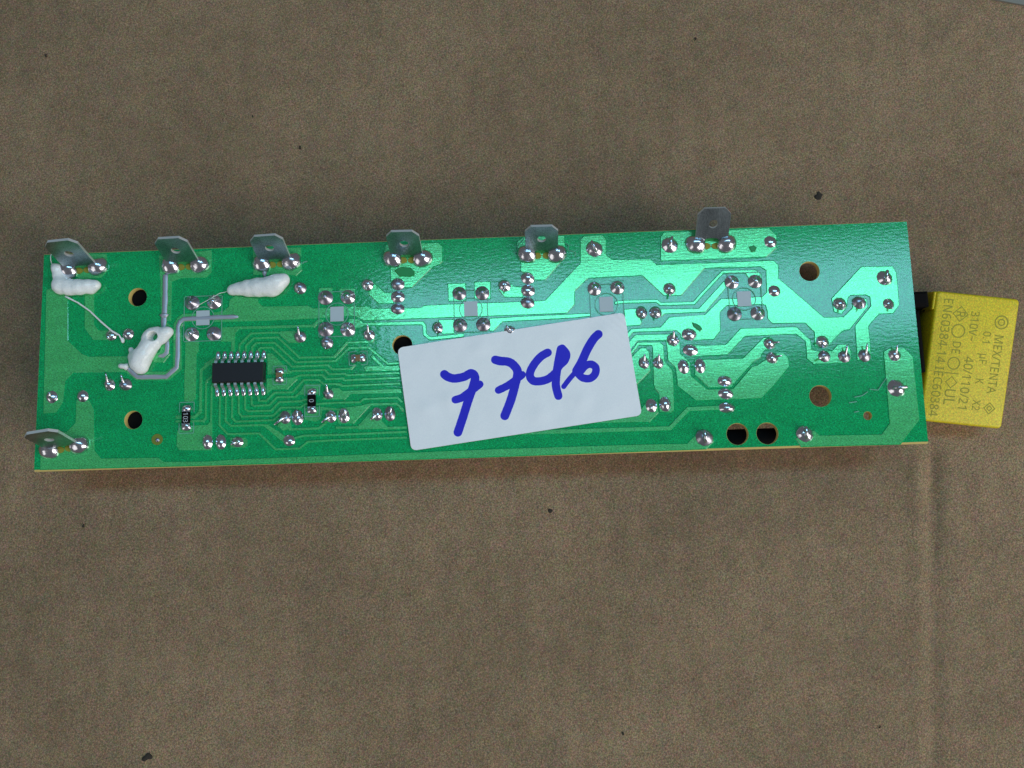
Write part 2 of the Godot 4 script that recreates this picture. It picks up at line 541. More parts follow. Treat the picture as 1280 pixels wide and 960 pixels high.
	copper([-23.63, -5.95, -21.88, -5.96, -21.02, -5.12, -21.31, -4.76, -22.76, -3.86, -24.22, -3.91])
	copper([3.51, -5.13, 10.85, -5.33, 22.70, -5.42, 22.68, -5.04, 19.81, -4.81, 10.82, -4.64, 5.94, -4.55, 4.16, -2.79, 3.45, -2.85])
	copper([-50.04, -8.30, -48.14, -8.44, -46.98, -9.37, -46.85, -10.71, -45.83, -11.42, -41.42, -10.80, -41.32, -9.97, -40.31, -9.10, -31.59, -8.95, -30.57, -8.38, -24.69, -8.55, -19.88, -8.37, -19.16, -7.90, -15.38, -7.82, -9.87, -7.71, -9.00, -8.12, -3.49, -8.21, 9.79, -8.18, 9.55, -8.11, 14.30, -8.28, 21.35, -15.41, 21.54, -20.03, 22.29, -20.75, 25.77, -20.77, 26.32, -20.00, 26.18, -16.86, 27.42, -15.77, 34.76, -15.64, 35.82, -14.45, 44.92, -14.45, 58.07, -14.46, 58.93, -13.61, 58.74, -10.97, 62.64, -7.16, 66.78, -2.99, 70.50, -2.99, 72.41, -4.74, 72.40, -6.26, 74.93, -6.31, 75.09, -4.85, 71.83, -1.21, 71.36, -0.65, 70.23, -0.55, 68.88, 0.55, 67.34, 2.18, 64.68, 2.22, 64.85, -0.36, 63.20, -2.22, 59.26, -2.30, 57.05, -2.37, 56.34, -3.22, 56.34, -4.63, 56.04, -5.95, 55.41, -6.09, 48.68, -6.15, 47.25, -4.82, 47.17, -1.77, 47.13, -1.24, 45.79, 0.30, 44.02, 0.33, 42.51, 0.42, 39.85, -0.13, 39.62, -1.00, 38.94, -1.61, 37.95, -1.60, 30.70, -1.61, 29.73, -0.56, 29.62, -1.29, 30.44, -2.10, 36.00, -2.25, 37.73, -4.12, 44.50, -4.34, 44.30, -4.17, 47.69, -7.33, 50.81, -7.28, 53.59, -7.43, 55.50, -7.43, 56.49, -8.34, 56.66, -12.67, 55.57, -13.45, 44.95, -13.56, 40.21, -8.44, 38.62, -8.43, 36.91, -8.56, 33.11, -12.54, 33.14, -12.59, 22.57, -12.47, 19.88, -9.99, 19.77, -7.34, 18.28, -5.79, 16.98, -5.76, 9.71, -5.75, -20.63, -5.74, -22.36, -6.66, -24.68, -6.69, -29.54, -6.45, -39.76, -6.35, -48.54, -6.44, -50.01, -6.49])
	copper([35.33, -5.77, 43.44, -5.61, 48.47, -10.70, 48.68, -9.51, 44.54, -5.03, 36.86, -4.95, 36.26, -4.49])
	copper([29.30, -5.96, 31.45, -6.03, 32.38, -3.37, 32.03, -2.92, 29.44, -2.87])
	copper([29.90, 0.34, 31.10, -0.92, 37.06, -0.88, 38.20, -0.98, 39.33, 0.36, 39.32, 2.96, 40.06, 3.59, 41.05, 4.74, 41.05, 7.17, 43.95, 9.92, 48.85, 10.00, 49.80, 9.04, 52.67, 5.93, 53.82, 5.61, 55.14, 4.80, 57.61, 3.53, 58.73, 3.57, 59.44, 4.38, 59.53, 5.99, 56.64, 9.27, 53.89, 11.84, 41.87, 11.87, 38.53, 8.94, 38.60, 8.23, 38.40, 5.51, 37.07, 4.03, 37.01, 1.29, 36.86, 0.21, 31.47, 0.08, 29.97, 1.83])
	copper([43.78, 4.26, 51.10, 4.30, 55.16, 0.49, 56.57, 0.40, 56.57, 2.42, 55.29, 2.66, 54.53, 3.49, 54.35, 4.06, 53.03, 4.80, 48.97, 8.94, 48.60, 9.51, 44.40, 9.48, 42.42, 7.36, 41.97, 7.06, 42.07, 4.27])
	copper([41.61, 1.31, 43.95, 1.54, 48.04, 1.54, 51.06, -1.46, 61.35, -1.38, 61.45, -1.42, 63.85, 1.19, 63.91, 3.06, 65.42, 3.47, 67.80, 3.48, 69.02, 2.24, 70.83, 2.30, 71.21, 3.60, 71.09, 5.03, 70.41, 5.72, 64.19, 5.71, 63.09, 4.68, 63.06, 1.38, 61.42, -0.12, 61.40, -0.15, 51.67, -0.06, 48.21, 3.34, 43.83, 3.40, 41.48, 3.49, 40.15, 2.12])
	copper([30.08, 2.34, 31.52, 0.49, 35.56, 0.59, 36.23, 1.26, 36.28, 4.29, 37.66, 6.06, 37.66, 8.63, 37.78, 6.35, 37.57, 13.59, 36.99, 13.99, 34.90, 13.78, 35.08, 10.39, 34.30, 9.22, 34.15, 8.51, 34.30, 1.63, 34.09, 1.04, 31.64, 0.95, 30.18, 2.66])
	copper([30.25, 3.28, 31.89, 1.66, 32.88, 1.65, 33.48, 2.46, 33.51, 5.91, 30.99, 8.33, 30.63, 8.32])
	copper([31.12, 13.66, 32.61, 11.87, 34.57, 11.93, 34.61, 13.92, 32.89, 15.58, 22.46, 15.49])
	copper([74.63, -12.57, 80.42, -12.49, 81.01, -11.29, 81.00, -5.02, 79.74, -3.48, 77.07, -3.43, 74.91, -1.20, 74.90, 2.11, 74.89, 4.88, 72.40, 5.30, 72.53, -1.23, 72.54, -1.28, 75.80, -4.93, 75.82, -6.76, 75.01, -7.22, 72.06, -7.25, 71.50, -6.68, 71.16, -4.95, 70.07, -3.69, 68.84, -4.17, 68.57, -6.65])
	copper([77.39, 3.96, 78.43, 3.29, 81.21, 3.38, 82.59, 5.00, 82.71, 16.86, 78.87, 21.19, 60.71, 21.08, 59.86, 19.60, 63.28, 18.26, 64.17, 19.24, 75.60, 19.41, 77.29, 17.38])
	copper([52.77, -12.15, 54.80, -12.59, 55.59, -11.75, 55.55, -11.09, 53.28, -11.18])
	copper([21.54, -20.03, 22.29, -20.75, 25.77, -20.77, 26.32, -20.00, 26.20, -17.46, 21.44, -17.64])
	track(1.83, [-74.57, -13.54, -74.30, -6.51, -72.96, -4.69, -69.85, -4.52])
	track(1.83, [-59.43, -6.12, -59.29, -0.81, -60.07, 0.19, -61.24, 0.15])
	track(1.60, [-51.20, -7.53, -55.76, -7.44, -56.43, -6.98, -56.97, -6.03, -56.80, 2.28, -58.66, 3.81, -64.50, 3.61, -66.30, 2.16])
	track(0.52, [-50.88, 1.85, -52.17, 2.95, -52.19, 5.56, -52.19, 5.57, -52.15, 10.95, -53.29, 11.92, -56.90, 11.83])
	track(0.34, [-49.65, 3.88, -51.04, 4.95, -51.17, 5.35, -51.12, 12.06, -51.61, 12.69, -56.89, 12.62])
	track(0.34, [-49.62, 5.48, -50.07, 5.97, -50.06, 13.03])
	track(0.49, [-45.89, -5.14, -41.69, -5.07, -30.46, -4.98, -29.52, -5.95, -28.57, -5.89])
	track(0.34, [-44.80, -0.52, -44.81, -1.77, -42.65, -3.92, -38.57, -3.97, -36.87, -3.83])
	track(0.34, [-43.56, -0.48, -43.57, -1.58, -42.06, -2.94, -37.37, -2.97, -33.21, 1.13, -26.55, 1.22, -24.01, -1.49, -24.05, -1.47, -19.21, -1.49, -18.91, -2.21])
	track(0.34, [-42.32, -0.43, -42.33, -1.24, -41.54, -2.02, -38.02, -1.96, -33.93, 1.98, -26.19, 2.03, -23.65, -0.36, -23.70, -0.38, -19.79, -0.38, -16.22, 2.91, -14.06, 2.84])
	track(0.34, [-41.05, -0.39, -41.06, -0.75, -40.73, -1.03, -38.52, -1.03, -34.57, 2.83, -27.70, 2.78, -26.91, 3.60, -26.16, 3.65, -23.28, 3.61, -22.56, 2.76])
	track(0.34, [-34.64, 3.67, -28.28, 3.70, -27.49, 4.53, -24.39, 4.56, -24.51, 4.58, -24.15, 4.84, -14.01, 4.74])
	track(0.34, [-34.35, 5.04, -33.05, 4.57, -28.79, 4.65, -27.99, 5.47, -24.68, 5.44, -24.87, 5.43, -24.51, 5.81, -13.95, 5.67])
	track(0.34, [-41.13, 8.23, -40.94, 9.17, -39.51, 9.26, -37.94, 7.73, -34.48, 7.78, -32.32, 5.47, -29.44, 5.57, -28.50, 6.44, -26.99, 6.45, -25.33, 6.50, -24.97, 6.80, -26.17, 6.50, -25.31, 6.53, -24.99, 6.87, -13.89, 6.79])
	track(0.34, [-42.36, 8.18, -42.31, 9.84, -41.91, 10.14, -38.93, 10.08, -37.43, 8.61, -33.89, 8.66, -32.82, 7.65])
	track(0.34, [-43.59, 8.14, -43.56, 10.66, -43.05, 11.11, -38.56, 11.16, -37.06, 9.56, -32.88, 9.56, -32.31, 9.29, -31.45, 9.25])
	track(0.34, [-44.82, 8.10, -44.78, 11.34, -44.19, 12.08, -38.12, 12.11, -36.69, 10.65, -32.88, 10.71, -31.95, 10.09, -29.72, 10.17, -26.18, 10.05, -21.59, 10.10, -20.87, 9.55, -14.42, 9.48, -13.46, 10.40])
	track(0.34, [-46.05, 8.06, -46.06, 12.30, -45.33, 13.04, -38.11, 12.97, -36.47, 11.66])
	track(0.34, [-47.28, 8.02, -47.28, 12.83, -46.25, 13.80, -40.14, 13.85, -38.99, 13.96])
	track(0.34, [-48.44, 7.98, -48.42, 13.66, -46.88, 15.35, -40.84, 15.40, -37.66, 18.51, -33.09, 18.51, -31.52, 17.29, -26.19, 17.15, -12.67, 17.09])
	track(0.40, [-35.16, 14.85, -29.43, 14.82, -28.28, 13.93, -27.57, 13.24])
	track(0.40, [-26.18, 14.81, -21.90, 14.88])
	track(0.37, [-34.95, 16.75, -32.38, 16.12, -26.19, 16.16, -12.72, 16.02])
	track(1.22, [-23.24, -5.59, -22.23, -4.97, -21.21, -4.96])
	track(0.49, [-21.50, -4.99, -9.48, -4.77, -9.06, -4.27, -9.01, -2.58, -8.09, -1.75, -7.66, -1.70, -1.60, -2.12])
	track(0.40, [27.58, -7.35, 29.28, -7.50, 35.49, -7.44, 36.24, -6.80, 42.51, -6.74, 44.58, -8.89, 48.39, -12.66, 54.51, -12.50, 55.32, -11.84])
	track(0.70, [46.53, 13.41, 40.24, 13.48, 36.68, 16.94, 4.10, 16.87])
	track(0.92, [-14.21, 3.78, -16.08, 3.79, -20.40, 3.71])
	track(0.46, [-16.94, 3.68, -19.23, 1.28])
	switch_print(-55.71, -11.64, -48.33, -2.77, -52.02, -7.33)
	switch_print(-29.40, -11.54, -22.52, -2.73, -25.90, -7.12)
	switch_print(-3.29, -10.86, 3.15, -2.68, -0.05, -7.20)
	switch_print(22.81, -11.06, 29.16, -4.07, 25.88, -7.12)
	switch_print(49.17, -12.32, 55.38, -3.31, 52.05, -7.22)
	bead([-59.62, -16.13, -59.55, -11.18, -59.61, -8.80, -59.65, -8.21, -59.71, -7.02, -59.72, -5.25], 0.55, 0.16)
	bead([-59.63, -8.21, -59.61, -7.69], 1.00, 0.45)
	bead([-59.06, -3.30, -58.88, -2.12, -58.99, -0.73, -59.64, -0.16, -60.51, -0.12], 0.48, 0.15)
	bead([-67.93, 1.60, -66.75, 1.78, -65.85, 2.62, -64.49, 3.80, -58.94, 3.95, -56.95, 2.20, -56.79, -0.43, -56.92, -5.88, -56.43, -6.90, -56.62, -6.69, -55.75, -7.25, -52.96, -7.29, -49.14, -7.35, -45.18, -7.31], 0.46, 0.15)
	bead([-40.13, -16.64, -40.04, -15.13], 0.45, 0.35)
	joint("slit", 78.75, -10.27, 1.46, 1.46, 0.00, 0.00)
	joint("dome", 69.94, -5.58, 1.29, 1.24, 0.00, 1.41)
	joint("dome", 73.61, -5.67, 1.32, 1.24, -0.14, 1.40)
	joint("dome", 79.06, -5.24, 1.06, 1.06, 0.14, 1.26)
	joint("dome", 66.13, 1.56, 1.20, 1.20, -1.47, 0.14)
	joint("dome", 66.26, 4.36, 1.14, 1.12, -1.53, 0.56)
	joint("dome", 69.95, 4.56, 1.14, 1.14, 0.28, -2.09)
	joint("dome", 73.72, 4.48, 1.17, 1.17, 0.21, -2.09)
	joint("dome", 79.28, 4.60, 1.17, 1.17, 0.14, -1.80)
	joint("slit", 79.08, 10.84, 1.66, 1.66, 1.66, 0.00)
	joint("slit", 61.49, 18.82, 1.57, 1.52, 0.00, 0.00)
	joint("slit", 42.90, 18.91, 1.61, 1.56, 0.00, 0.00)
	joint("dome", 56.21, 1.54, 1.12, 1.12, 1.54, 0.00)
	joint("dome", 56.50, 4.35, 1.12, 1.12, 1.54, -0.28)
	joint("oval", 47.36, 8.39, 1.34, 1.06, 0.00, 0.00)
	joint("oval", 47.40, 10.80, 1.40, 1.06, 0.00, 0.00)
	joint("oval", 47.42, 13.44, 1.45, 1.03, 0.00, 0.00)
	joint("oval", 39.86, 5.42, 1.07, 1.41, 0.00, 0.00)
	joint("oval", 42.96, 5.38, 1.01, 1.41, 0.00, 0.00)
	joint("oval", 41.34, 2.31, 1.38, 1.10, 0.00, 0.00)
	joint("oval", 41.23, -0.73, 1.39, 1.19, 0.00, 0.00)
	joint("dome", 38.13, 0.25, 1.19, 1.19, 0.07, -1.70)
	joint("dome", 32.45, 4.44, 1.05, 1.19, 0.07, -1.55)
	joint("dome", 35.14, 4.53, 1.02, 1.16, 0.07, -1.55)
	joint("oval", 33.42, 12.60, 1.07, 1.29, -0.28, 0.70)
	joint("oval", 36.01, 12.41, 1.09, 1.46, 0.00, 0.00)
	joint("dome", 38.04, -9.70, 1.20, 1.20, -0.29, 1.71)
	joint("dome", 32.46, -5.29, 1.11, 1.25, 0.00, 1.21)
	joint("dome", 35.16, -5.19, 1.20, 1.20, -0.28, 1.28)
	joint("cone", 49.96, -10.57, 1.35, 1.35, 0.00, 0.00)
	joint("cone", 54.37, -10.55, 1.35, 1.35, 0.00, 0.00)
	joint("cone", 50.05, -4.35, 1.37, 1.37, 0.00, 0.00)
	joint("cone", 54.44, -4.33, 1.37, 1.37, 0.00, 0.00)
	joint("oval", 57.85, -8.55, 1.13, 1.13, 0.00, 0.00)
	joint("slit", 38.56, -18.31, 1.61, 1.55, 0.00, 0.00)
	joint("oval", 57.80, -18.20, 1.17, 1.17, 0.00, 0.00)
	joint("slit", 24.06, -18.14, 1.62, 1.62, 0.00, 0.00)
	joint("cone", 23.77, -10.28, 1.32, 1.38, 0.00, 0.00)
	joint("cone", 28.15, -10.34, 1.35, 1.35, 0.00, 0.00)
	joint("oval", 11.02, -12.84, 1.27, 1.21, 0.00, 0.00)
	joint("oval", 10.97, -10.38, 1.33, 1.21, 0.00, 0.00)
	joint("oval", 10.84, -7.97, 1.32, 1.15, 0.00, 0.00)
	joint("dome", 6.53, -11.53, 1.21, 1.21, -0.23, 1.30)
	joint("cone", -2.22, -10.30, 1.36, 1.36, 0.00, 0.00)
	joint("cone", 2.20, -10.21, 1.39, 1.39, 0.00, 0.00)
	joint("cone", -2.21, -4.07, 1.38, 1.38, 0.00, 0.00)
	joint("cone", 2.26, -4.06, 1.38, 1.38, 0.00, 0.00)
	joint("dome", -6.54, -3.76, 1.04, 1.15, -0.14, 1.30)
	joint("oval", 7.32, -2.68, 1.08, 1.00, -0.72, -0.86)
	joint("oval", -14.11, -12.60, 1.34, 1.22, 0.00, 0.00)
	joint("oval", -14.14, -10.08, 1.34, 1.16, 0.00, 0.00)
	joint("oval", -14.19, -7.72, 1.34, 1.10, 0.00, 0.00)
	joint("dome", -20.00, -12.74, 1.17, 1.17, 0.00, 1.23)
	joint("cone", -28.15, -10.46, 1.46, 1.46, 0.00, 0.00)
	joint("cone", -23.79, -10.44, 1.46, 1.46, 0.00, 0.00)
	joint("cone", -28.09, -4.19, 1.51, 1.51, 0.00, 0.00)
	joint("cone", -23.82, -4.04, 1.45, 1.45, 0.00, 0.00)
	joint("dome", -27.89, -1.60, 1.22, 1.22, 0.00, 1.45)
	joint("dome", -19.78, -2.90, 1.16, 1.16, 0.00, -1.88)
	joint("dome", -33.13, -12.58, 1.23, 1.23, 0.00, 1.23)
	joint("dome", -33.09, -2.96, 1.16, 1.16, -0.09, -1.89)
	joint("cone", -54.23, -10.39, 1.45, 1.45, 0.00, 0.00)
	joint("cone", -49.90, -10.38, 1.44, 1.44, 0.00, 0.00)
	joint("cone", -54.19, -4.16, 1.44, 1.44, 0.00, 0.00)
	joint("cone", -49.82, -4.12, 1.44, 1.44, 0.00, 0.00)
	joint("oval", -81.15, 7.11, 1.17, 1.23, 0.15, -0.88)
	joint("oval", -75.14, 7.16, 1.11, 1.17, 0.00, 0.00)
	joint("oval", -70.00, -4.58, 1.09, 1.09, -0.15, 0.89)
	joint("oval", -66.68, -4.67, 1.12, 1.12, 0.00, 0.00)
	joint("dome", -69.96, 5.10, 1.11, 1.23, -0.15, -2.11)
	joint("dome", -66.83, 5.18, 1.23, 1.17, -0.29, -1.76)
	joint("dome", -27.63, 8.30, 1.01, 1.04, -0.07, -1.80)
	joint("oval", -35.89, 12.54, 1.04, 1.29, -1.87, 1.44)
	joint("oval", -33.52, 12.62, 1.12, 1.52, 0.29, -1.36)
	joint("oval", -27.14, 12.61, 1.03, 1.23, -1.58, 1.22)
	joint("oval", -24.53, 12.56, 0.97, 1.40, 0.57, -1.00)
	joint("oval", -24.68, 12.58, 1.03, 1.43, 0.57, -1.29)
	joint("oval", -18.34, 12.50, 1.03, 1.31, -1.07, 1.14)
	joint("oval", -15.89, 12.51, 1.00, 1.40, 0.50, -1.28)
	joint("oval", -50.74, 16.73, 1.04, 1.44, 0.00, 0.00)
	joint("oval", -48.15, 16.81, 0.98, 1.44, 0.00, 0.00)
	joint("oval", -44.99, 16.91, 1.15, 1.03, -0.86, 0.57)
	joint("oval", -35.10, 16.94, 1.09, 1.09, 0.00, 0.00)
	terminal(-79.07, -17.83, -72.82, -18.27, 3.0, 8.8, "bent tin blade terminal at the far left corner, its foot half under white sealant")
	terminal(-59.02, -17.89, -52.42, -18.02, 3.2, 7.6, "tin blade terminal above the left mounting hole")
	terminal(-40.88, -17.64, -34.61, -17.85, 3.3, 7.2, "tin blade terminal above the pointed white sealant")
	terminal(-15.18, -17.65, -9.04, -17.56, 3.3, 7.0, "tin blade terminal left of the sticker's top edge")
	terminal(10.81, -17.54, 17.04, -17.44, 3.4, 6.9, "tin blade terminal above the middle of the sticker")
	terminal(43.19, -18.16, 49.72, -18.12, 5.5, 5.2, "rightmost tin blade terminal, bent furthest back and standing tallest past the edge")
	terminal(-81.03, 17.23, -75.26, 16.48, 2.4, 8.8, "tin blade terminal at the near left corner, seen almost edge on")
	chip(-44.55, 3.77)
	resistor(-54.76, 11.97, "103")
	resistor(-30.70, 9.56, "0")
	small_capacitor(-36.92, 4.42, false)
	small_capacitor(-21.83, 1.66, true)
	test_pad(-60.40, 15.93)
	stain([-14.55, -15.23, -14.03, -15.66, -13.01, -15.84, -11.69, -15.64, -10.90, -14.94, -10.98, -14.27, -12.01, -14.09, -13.61, -14.22])
	stain([42.07, -2.87, 42.69, -2.63, 43.37, -2.17, 43.62, -1.66, 43.32, -1.38, 42.78, -1.76, 42.24, -2.29])
	stain([53.74, -17.22, 54.54, -17.49, 54.95, -17.17, 54.69, -16.52, 54.11, -16.46])
	scratch([70.19, 13.27, 71.45, 13.12], 0.16)
	scratch([71.25, 12.27, 72.65, 12.03, 73.68, 11.36], 0.14)
	scratch([74.14, 10.87, 75.65, 11.09, 76.43, 10.04, 77.37, 8.89], 0.12)
	scratch([71.01, 15.07, 71.71, 14.96], 0.16)
	scratch([-32.62, -17.48, -32.40, -17.69, -31.81, -17.79], 0.16)
	hair([18.57, -19.40, 19.20, -18.93, 18.95, -17.97, 19.66, -17.83, 20.45, -17.53, 20.35, -16.79])
	hair([8.79, -17.87, 9.23, -18.12, 9.34, -19.32, 9.95, -20.12, 10.55, -20.77])
	build_sealant()
	build_underside()

func up(x: float, h: float, z: float) -> Vector3:
	return Vector3(x, BOARD_TOP + h, z)

# the laminate with its mounting holes: a grid of cells cut at the holes, and a ring in each hole's cell
func build_blank() -> void:
	var holes := [Vector3(-65.02, -11.95, 1.77), Vector3(-65.12, 12.06, 1.72), Vector3(-13.37, -0.62, 1.89), Vector3(64.81, -12.16, 1.89), Vector3(64.98, 11.83, 2.00), Vector3(49.13, 18.44, 2.00), Vector3(54.65, 18.51, 2.00), Vector3(73.38, 15.80, 0.74)]
	var x_edge := HALF_W
	var far_edge := HALF_D - 0.12
	var near_edge := HALF_D - 0.40
	var xs := [-x_edge, x_edge]
	var zs := [-far_edge, near_edge]
	for h in holes:
		for s in [-1.0, 1.0]:
			xs.append(h.x + s * (h.z + 0.45))
			zs.append(h.y + s * (h.z + 0.45))
	xs.sort()
	zs.sort()
	var top := tool()
	var under := tool()
	var body := tool(true)
	for i in xs.size() - 1:
		for j in zs.size() - 1:
			var mid := Vector2((xs[i] + xs[i + 1]) / 2.0, (zs[j] + zs[j + 1]) / 2.0)
			var free: bool = xs[i + 1] - xs[i] > 1e-4 and zs[j + 1] - zs[j] > 1e-4
			for h in holes:
				if absf(mid.x - h.x) < h.z + 0.45 and absf(mid.y - h.y) < h.z + 0.45:
					free = false
			if free:
				for k in [[top, 0.0, 1.0], [under, -THICK, -1.0]]:
					quad(k[0], up(xs[i], k[1], zs[j]) * MM, up(xs[i + 1], k[1], zs[j]) * MM, up(xs[i + 1], k[1], zs[j + 1]) * MM, up(xs[i], k[1], zs[j + 1]) * MM, up(mid.x, -k[2] * 20.0, mid.y) * MM)
	var seg := 32
	for h in holes:
		var half: float = h.z + 0.45
		for k in seg:
			var a := TAU * k / seg
			var b := TAU * (k + 1) / seg
			var da := Vector2(cos(a), sin(a))
			var db := Vector2(cos(b), sin(b))
			var qa: Vector2 = da / maxf(absf(da.x), absf(da.y)) * half
			var qb: Vector2 = db / maxf(absf(db.x), absf(db.y)) * half
			var c := Vector2(h.x, h.y)
			for s in [[top, 0.0, 1.0, 0.10], [under, -THICK, -1.0, 0.0]]:
				var pa: Vector2 = c + da * (h.z + s[3] * 0.5)
				var pb: Vector2 = c + db * (h.z + s[3] * 0.5)
				quad(s[0], up(pa.x, s[1], pa.y) * MM, up(pb.x, s[1], pb.y) * MM, up(c.x + qb.x, s[1], c.y + qb.y) * MM, up(c.x + qa.x, s[1], c.y + qa.y) * MM, up(c.x, -s[2] * 20.0, c.y) * MM)
			# chamfer and wall of the hole: their front looks at the hole's axis
			var w := [up(c.x + da.x * (h.z + 0.05), 0.0, c.y + da.y * (h.z + 0.05)), up(c.x + db.x * (h.z + 0.05), 0.0, c.y + db.y * (h.z + 0.05)), up(c.x + da.x * h.z, -0.08, c.y + da.y * h.z), up(c.x + db.x * h.z, -0.08, c.y + db.y * h.z), up(c.x + da.x * h.z, -THICK, c.y + da.y * h.z), up(c.x + db.x * h.z, -THICK, c.y + db.y * h.z)]
			var far := up(c.x + da.x * h.z * 3.0, -3.0, c.y + da.y * h.z * 3.0) * MM
			quad(body, w[0] * MM, w[1] * MM, w[3] * MM, w[2] * MM, far)
			quad(body, w[2] * MM, w[3] * MM, w[5] * MM, w[4] * MM, far)
	part("solder_mask", top, m_mask, board)
	# scored and snapped edges: mask, a slanted score, the torn middle
	var edges := tool()
	var m0 := up(0, -0.8, 0) * MM
	for e in [[near_edge, HALF_D, 0.35], [-far_edge, -HALF_D, 0.12]]:
		quad(edges, up(-x_edge, 0, e[0]) * MM, up(x_edge, 0, e[0]) * MM, up(x_edge, -e[2], e[1]) * MM, up(-x_edge, -e[2], e[1]) * MM, m0)
		quad(edges, up(-x_edge, -e[2], e[1]) * MM, up(x_edge, -e[2], e[1]) * MM, up(x_edge, -THICK, e[1]) * MM, up(-x_edge, -THICK, e[1]) * MM, m0)
	for s in [-1.0, 1.0]:
		quad(edges, up(s * x_edge, 0, -far_edge) * MM, up(s * x_edge, 0, near_edge) * MM, up(s * x_edge, -0.35, HALF_D) * MM, up(s * x_edge, -0.12, -HALF_D) * MM, m0)
		quad(edges, up(s * x_edge, -0.12, -HALF_D) * MM, up(s * x_edge, -0.35, HALF_D) * MM, up(s * x_edge, -THICK, HALF_D) * MM, up(s * x_edge, -THICK, -HALF_D) * MM, m0)
	part("snapped_edge", edges, m_laminate, board)
	part("hole_wall", body, m_laminate, board)
	part("component_face", under, mat("dull laminate face", Color(0.46, 0.42, 0.30), 0.7), board)

func copper(a: Array) -> void:
	copper_shape(pairs(a), "copper_area")

func track(width: float, a: Array) -> void:
	for p in Geometry2D.offset_polyline(pairs(a), width / 2.0, Geometry2D.JOIN_MITER, Geometry2D.END_ROUND):
		if not Geometry2D.is_polygon_clockwise(p) or Geometry2D.offset_polyline(pairs(a), width / 2.0, Geometry2D.JOIN_MITER, Geometry2D.END_ROUND).size() == 1:
			copper_shape(p, "copper_track")

func copper_shape(p: PackedVector2Array, called: String) -> void:
	copper_count += 1
	var h := 0.075 + copper_count * 0.0008
	var st := tool()
	var rim := tool()
	plate(st, p, -0.02, h, 0.16, rim)
	rim.generate_normals()
	var o := part(called, st, m_copper, board)
	o.material_override = null
	rim.commit(o.mesh)
	o.mesh.surface_set_material(0, m_copper)
	o.mesh.surface_set_material(1, m_mask)
	o.position.y = BOARD_TOP * MM

func switch_print(x0: float, z0: float, x1: float, z1: float, cx: float, cz: float) -> void:
	var st := tool()
	var h0 := 0.15
	var h1 := 0.185
	for l in [[x0, z0, x1, z0], [x0, z1, x1, z1], [x0, z0, x0, z1], [x1, z0, x1, z1]]:
		var a := Vector2(l[0], l[1])
		var b := Vector2(l[2], l[3])
		var n := (b - a).normalized()
		var s := n.orthogonal() * 0.075
		a += n * 0.1
		b -= n * 0.1
		plate(st, PackedVector2Array([a + s, b + s, b - s, a - s]), h0, h1)
	for k in 28:
		var a := TAU * k / 28.0
		var b := TAU * (k + 1) / 28.0
		plate(st, PackedVector2Array([Vector2(cx + cos(a) * 2.25, cz + sin(a) * 2.25), Vector2(cx + cos(b) * 2.25, cz + sin(b) * 2.25), Vector2(cx + cos(b) * 2.1, cz + sin(b) * 2.1), Vector2(cx + cos(a) * 2.1, cz + sin(a) * 2.1)]), h0, h1 - 0.006)
	part("printed_outline", st, m_print, board).position.y = BOARD_TOP * MM
	var sq := tool()
	plate(sq, PackedVector2Array([Vector2(cx - 1.3, cz - 1.45), Vector2(cx + 1.3, cz - 1.45), Vector2(cx + 1.3, cz + 1.45), Vector2(cx - 1.3, cz + 1.45)]), 0.15, 0.2)
	part("printed_square", sq, m_square, board).position.y = BOARD_TOP * MM

# a bead of solder laid along a bare track
func bead(a: Array, radius: float, height: float) -> void:
	var p := pairs(a)
	var path := []
	for i in p.size() - 1:
		var n := maxi(1, int(p[i].distance_to(p[i + 1]) / 0.7))
		for k in n:
			var q := p[i].lerp(p[i + 1], float(k) / n)
			path.append(Vector4(q.x, BOARD_TOP + 0.1, q.y, radius * rng.randf_range(0.88, 1.1)))
	path.append(Vector4(p[-1].x, BOARD_TOP + 0.1, p[-1].y, radius * 0.5))
	var st := tool(true)
	bar(st, path, 10, height / radius)
	part("solder_bead", st, m_bead, board)

